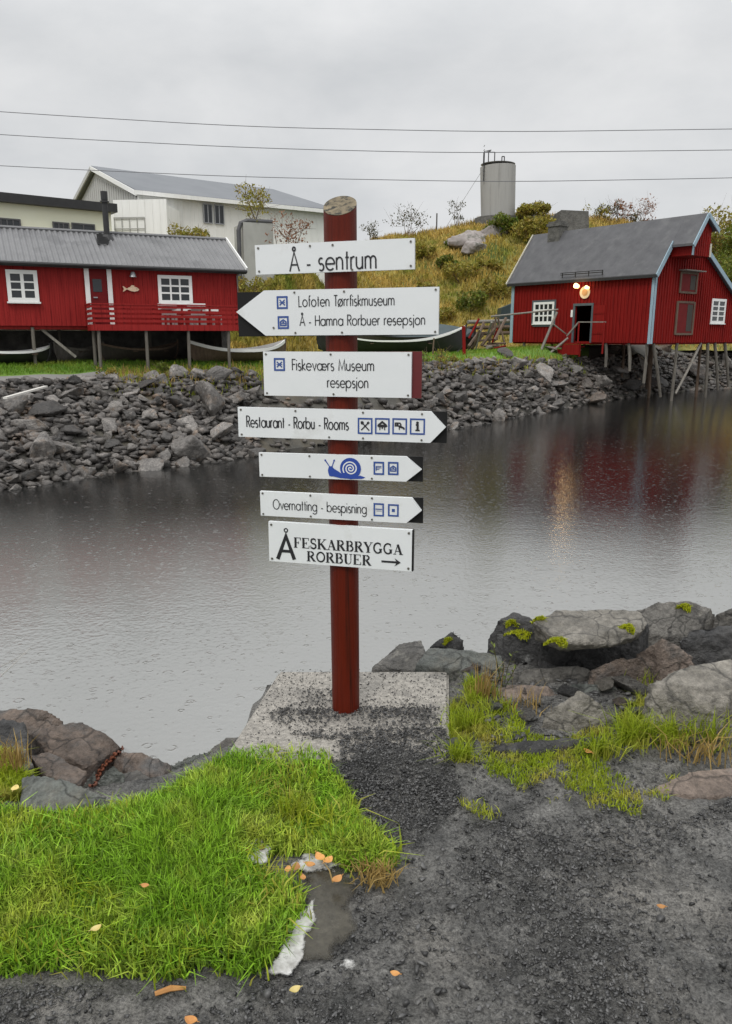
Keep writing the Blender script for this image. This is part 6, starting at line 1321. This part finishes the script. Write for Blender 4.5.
for i, (px, d, h_, mt, lab) in enumerate(((102, 4.9, .5, 'bush_y', 'small yellow shrub at the crest of the left bank'), (436, 5.0, .9, 'bush_y', 'yellow herb in front of the white-rimmed boat'), (420, 5.2, .7, 'bush_g', 'green herb below the second sign board on the far bank'), (452, 5.2, .6, 'bush_y', 'yellow weed beside the red stake'), (165, 5.0, .5, 'bush_g', 'low green weed on the crest under the cabin balcony'))):
    rr = column_x(px); y = shoreY(rr) + d; bush((rr * y, y, far_z(rr * y, y)), h_ * 1.3, h_, mt, lab, n=220, leaf=.06, seed=40 + i)
# bare rock on the hillside
def hill_rock(px, t, sx, sy, sz, label, seed):
    g = random.Random(seed); p = hill_pt(px, t); me = rock_mesh('rock_outcrop', [Vector((v.x, v.y, v.z)) for v in rand_hull(16, sx, sy, sz, g)], sx / 14, .12 * sx, seed, M['rk_pink_far']); o = bpy.data.objects.new('rock_outcrop', me); C.objects.link(o); o.location = p + Vector((0, -.4, .1)); tag(o, label, 'rock')
M['rk_pink_far'] = pm('bare_hill_rock', (0.24, 0.21, 0.20), (0.36, 0.33, 0.31), .8, .8, .6, 4, c3=(.12, .12, .10), c3scale=.9, bdist=.08)
hill_rock(462, .72, 2.6, 1.2, 1.3, 'large bare pinkish rock outcrop on the hillside below the tank', 1); hill_rock(488, .74, 1.5, 1.0, .8, 'smaller bare rock to the right of the large outcrop', 2); hill_rock(470, .64, 1.3, .9, .8, 'low grey rock at the foot of the large outcrop', 3)

# ================================================================== SMALL THINGS ON THE PATH
M['puddle'] = pm('puddle_water', (0.038, 0.034, 0.025), (0.075, 0.068, 0.052), 5, .10, .4, 30, bdist=.004, rough2=.3, speck=(60, .7, 1.3))
ragged(M['puddle'], 14, .50, .95, .75); ragged(M['foam'], 34, .62, .86, .42)
patch('puddle', [(296, 884), (318, 866), (345, 868), (356, 900), (354, 938), (332, 962), (298, 964), (292, 940), (306, 915)], .006, M['puddle'], edge=.03, fade=.05)
patch('foam_streak', [(318, 898), (317, 922), (306, 945), (303, 966), (292, 982), (262, 976), (278, 955), (287, 935), (300, 912)], .011, M['foam'], None, .005, .022, .016, 'whitish foam streak along the edge of the puddle', 'foam')
patch('foam_streak', [(236, 848), (262, 844), (276, 858), (268, 876), (244, 870)], .030, M['foam'], None, .005, .02, .02, 'pale foamy patch inside the lush grass', 'foam')
patch('foam_streak', [(286, 866), (310, 858), (344, 862), (336, 874), (300, 878)], .012, M['foam'], None, .004, .035, .03, 'thin foam rim along the top of the puddle', 'foam')
patch('foam_streak', [(326, 970), (346, 960), (360, 962), (350, 974)], .011, M['foam'], None, .004, .02, .02, 'small pale scrap on the path right of the foam streak', 'foam')
def leaf(px, py, L_, mat, label, seed, z=.03):
    g = random.Random(seed); c = G(px, py, z); a = g.uniform(0, 6.28); m = MB(); m.open = True; n = 7; vs = []; L_ *= .85
    for i in range(n):
        t = i / (n - 1); w = L_ * .36 * math.sin(math.pi * min(1, t * .94 + .03)) ** .8; cu = .25 * L_ * (t - .5) ** 2 * 4 * g.uniform(.3, .5)
        for s_ in (-1, 0, 1):
            x, y = (t - .5) * L_, s_ * w; vs.append(c + Vector((x * math.cos(a) - y * math.sin(a), x * math.sin(a) + y * math.cos(a), cu + abs(s_) * L_ * .10)))
    m.add(vs, [(i * 3 + j, (i + 1) * 3 + j, (i + 1) * 3 + j + 1, i * 3 + j + 1) for i in range(n - 1) for j in (0, 1)])
    m.tube([vs[1], vs[1] - (vs[4] - vs[1]) * 1.2], .0012, 4)
    return solo('leaf', m, M[mat], label, 'leaf', c, 'fallen leaves', True)
for i, a in enumerate(((320, 858, .05, 'leaf_o', 'orange-brown leaf in the heap at the top of the puddle, upright in the middle'), (328, 861, .045, 'leaf_o', 'orange-brown leaf at the right end of the heap by the puddle'), (310, 865, .04, 'leaf_o', 'brown leaf left in the heap above the puddle'), (296, 868, .045, 'leaf_o', 'brown leaf at the left end of the leaf heap by the puddle'), (288, 870, .035, 'leaf_o', 'small brown leaf just left of the leaf heap'),
                       (337, 880, .045, 'leaf_o', 'single orange leaf lying in the puddle'), (303, 878, .03, 'leaf_o', 'small orange leaf on the rim of the puddle'), (247, 850, .035, 'leaf_o', 'reddish leaf on the pale patch inside the lush grass'), (262, 848, .03, 'leaf_o', 'small red-brown leaf at the right of the pale patch in the grass'), (395, 974, .03, 'leaf_o', 'single orange leaf on the bare path right of the foam'), (295, 990, .035, 'leaf_y', 'small pale yellow leaf below the foam streak'),
                       (191, 1021, .04, 'leaf_o', 'orange leaf at the bottom edge of the picture'), (661, 907, .03, 'leaf_o', 'brownish leaf on the gravel at the right'), (15, 789, .045, 'leaf_y', 'yellow leaf by the rocks at the left edge'), (96, 929, .035, 'leaf_y', 'pale leaf caught in the lush grass at the left'), (145, 886, .03, 'leaf_o', 'brown leaf caught in the middle of the lush grass'), (588, 752, .045, 'leaf_o', 'pinkish-brown leaf by the sunken dark ledge'))):
    leaf(*a, seed=i, z=.09 if i in (14, 15) else .035)
a = G(155, 994, .012); b = G(186, 988, .012); m_ = MB(); m_.tube([a, lerp(a, b, .5) + Vector((0, .004, .004)), b], [.006, .008, .004], 6); solo('twig', m_, M['leaf_o'], 'short brown twig lying on the path below the lush grass', 'twig', a)
# gravel: a dark spill over the slab and loose stones on the path
SPILL = [(268, 725), (285, 700), (325, 690), (350, 712), (395, 708), (440, 712), (452, 762), (462, 800), (420, 850), (395, 845), (350, 800), (330, 770), (336, 748), (292, 742)]
g = random.Random(77); sm = []
def add_gr(n, x0, x1, y0, y1, poly, r0, r1, soft=0, zl=0.0, keep=None):
    p = ground_samples(n, x0, x1, y0, y1, poly, keep, g.randint(0, 9999))
    for q_ in p:
        px, py = proj(q_); z = q_[2]
        if inpoly(px, py, [(272, 671), (449, 671), (449, 760), (226, 756)]): z = max(z, .032)
        r = r0 + (r1 - r0) * g.random() ** 3; sm.append((q_[0], q_[1], z + r * .25 + zl * g.random(), r))
def sp_keep(x, y, wx, wy): 
    v = .55 + .9 * noise.noise(Vector((wx * 7, wy * 7, 1))); v *= .35 if y < 715 else 1
    return max(.03, min(1, v + (.5 if 735 < y < 830 and x > 340 else -.1)))
add_gr(60000, -.55, .7, 2.0, 3.5, SPILL, .0025, .010, zl=.008, keep=sp_keep)
PATH = [(330, 775), (460, 790), (470, 822), (600, 815), (680, 820), (760, 780), (760, 1060), (-30, 1060), (-30, 985), (240, 985), (310, 970), (352, 940), (352, 880), (400, 860)]
add_gr(150000, -1.4, 2.2, 1.3, 2.9, PATH, .0024, .0105, keep=lambda x, y, wx, wy: max(.05, min(1, .35 + .9 * noise.noise(Vector((wx * 2.6, wy * 2.6, 1))))))
add_gr(3000, -1.4, 2.2, 1.3, 2.9, PATH, .008, .02, keep=lambda x, y, wx, wy: max(.05, min(1, .3 + 1.2 * noise.noise(Vector((wx * 2, wy * 2, 9))))))
add_gr(2500, -.5, .5, 2.6, 3.5, [(279, 671), (449, 671), (449, 745), (240, 750)], .003, .007)
add_gr(9000, .3, 2.1, 2.1, 3.4, WEED, .003, .012)
add_gr(1500, .3, 2.4, 2.6, 4.2, [(452, 690), (520, 660), (650, 668), (650, 720), (560, 750), (455, 760)], .008, .035)
add_gr(6000, .3, 2.4, 2.6, 4.2, [(452, 690), (520, 660), (650, 668), (650, 720), (560, 750), (455, 760)], .004, .012)
o = scatter_rocks('gravel', sm, M['gravel'], 8, 5); tag(o, 'loose dark gravel spilled over the slab and along the path', 'gravel', kind='stuff')
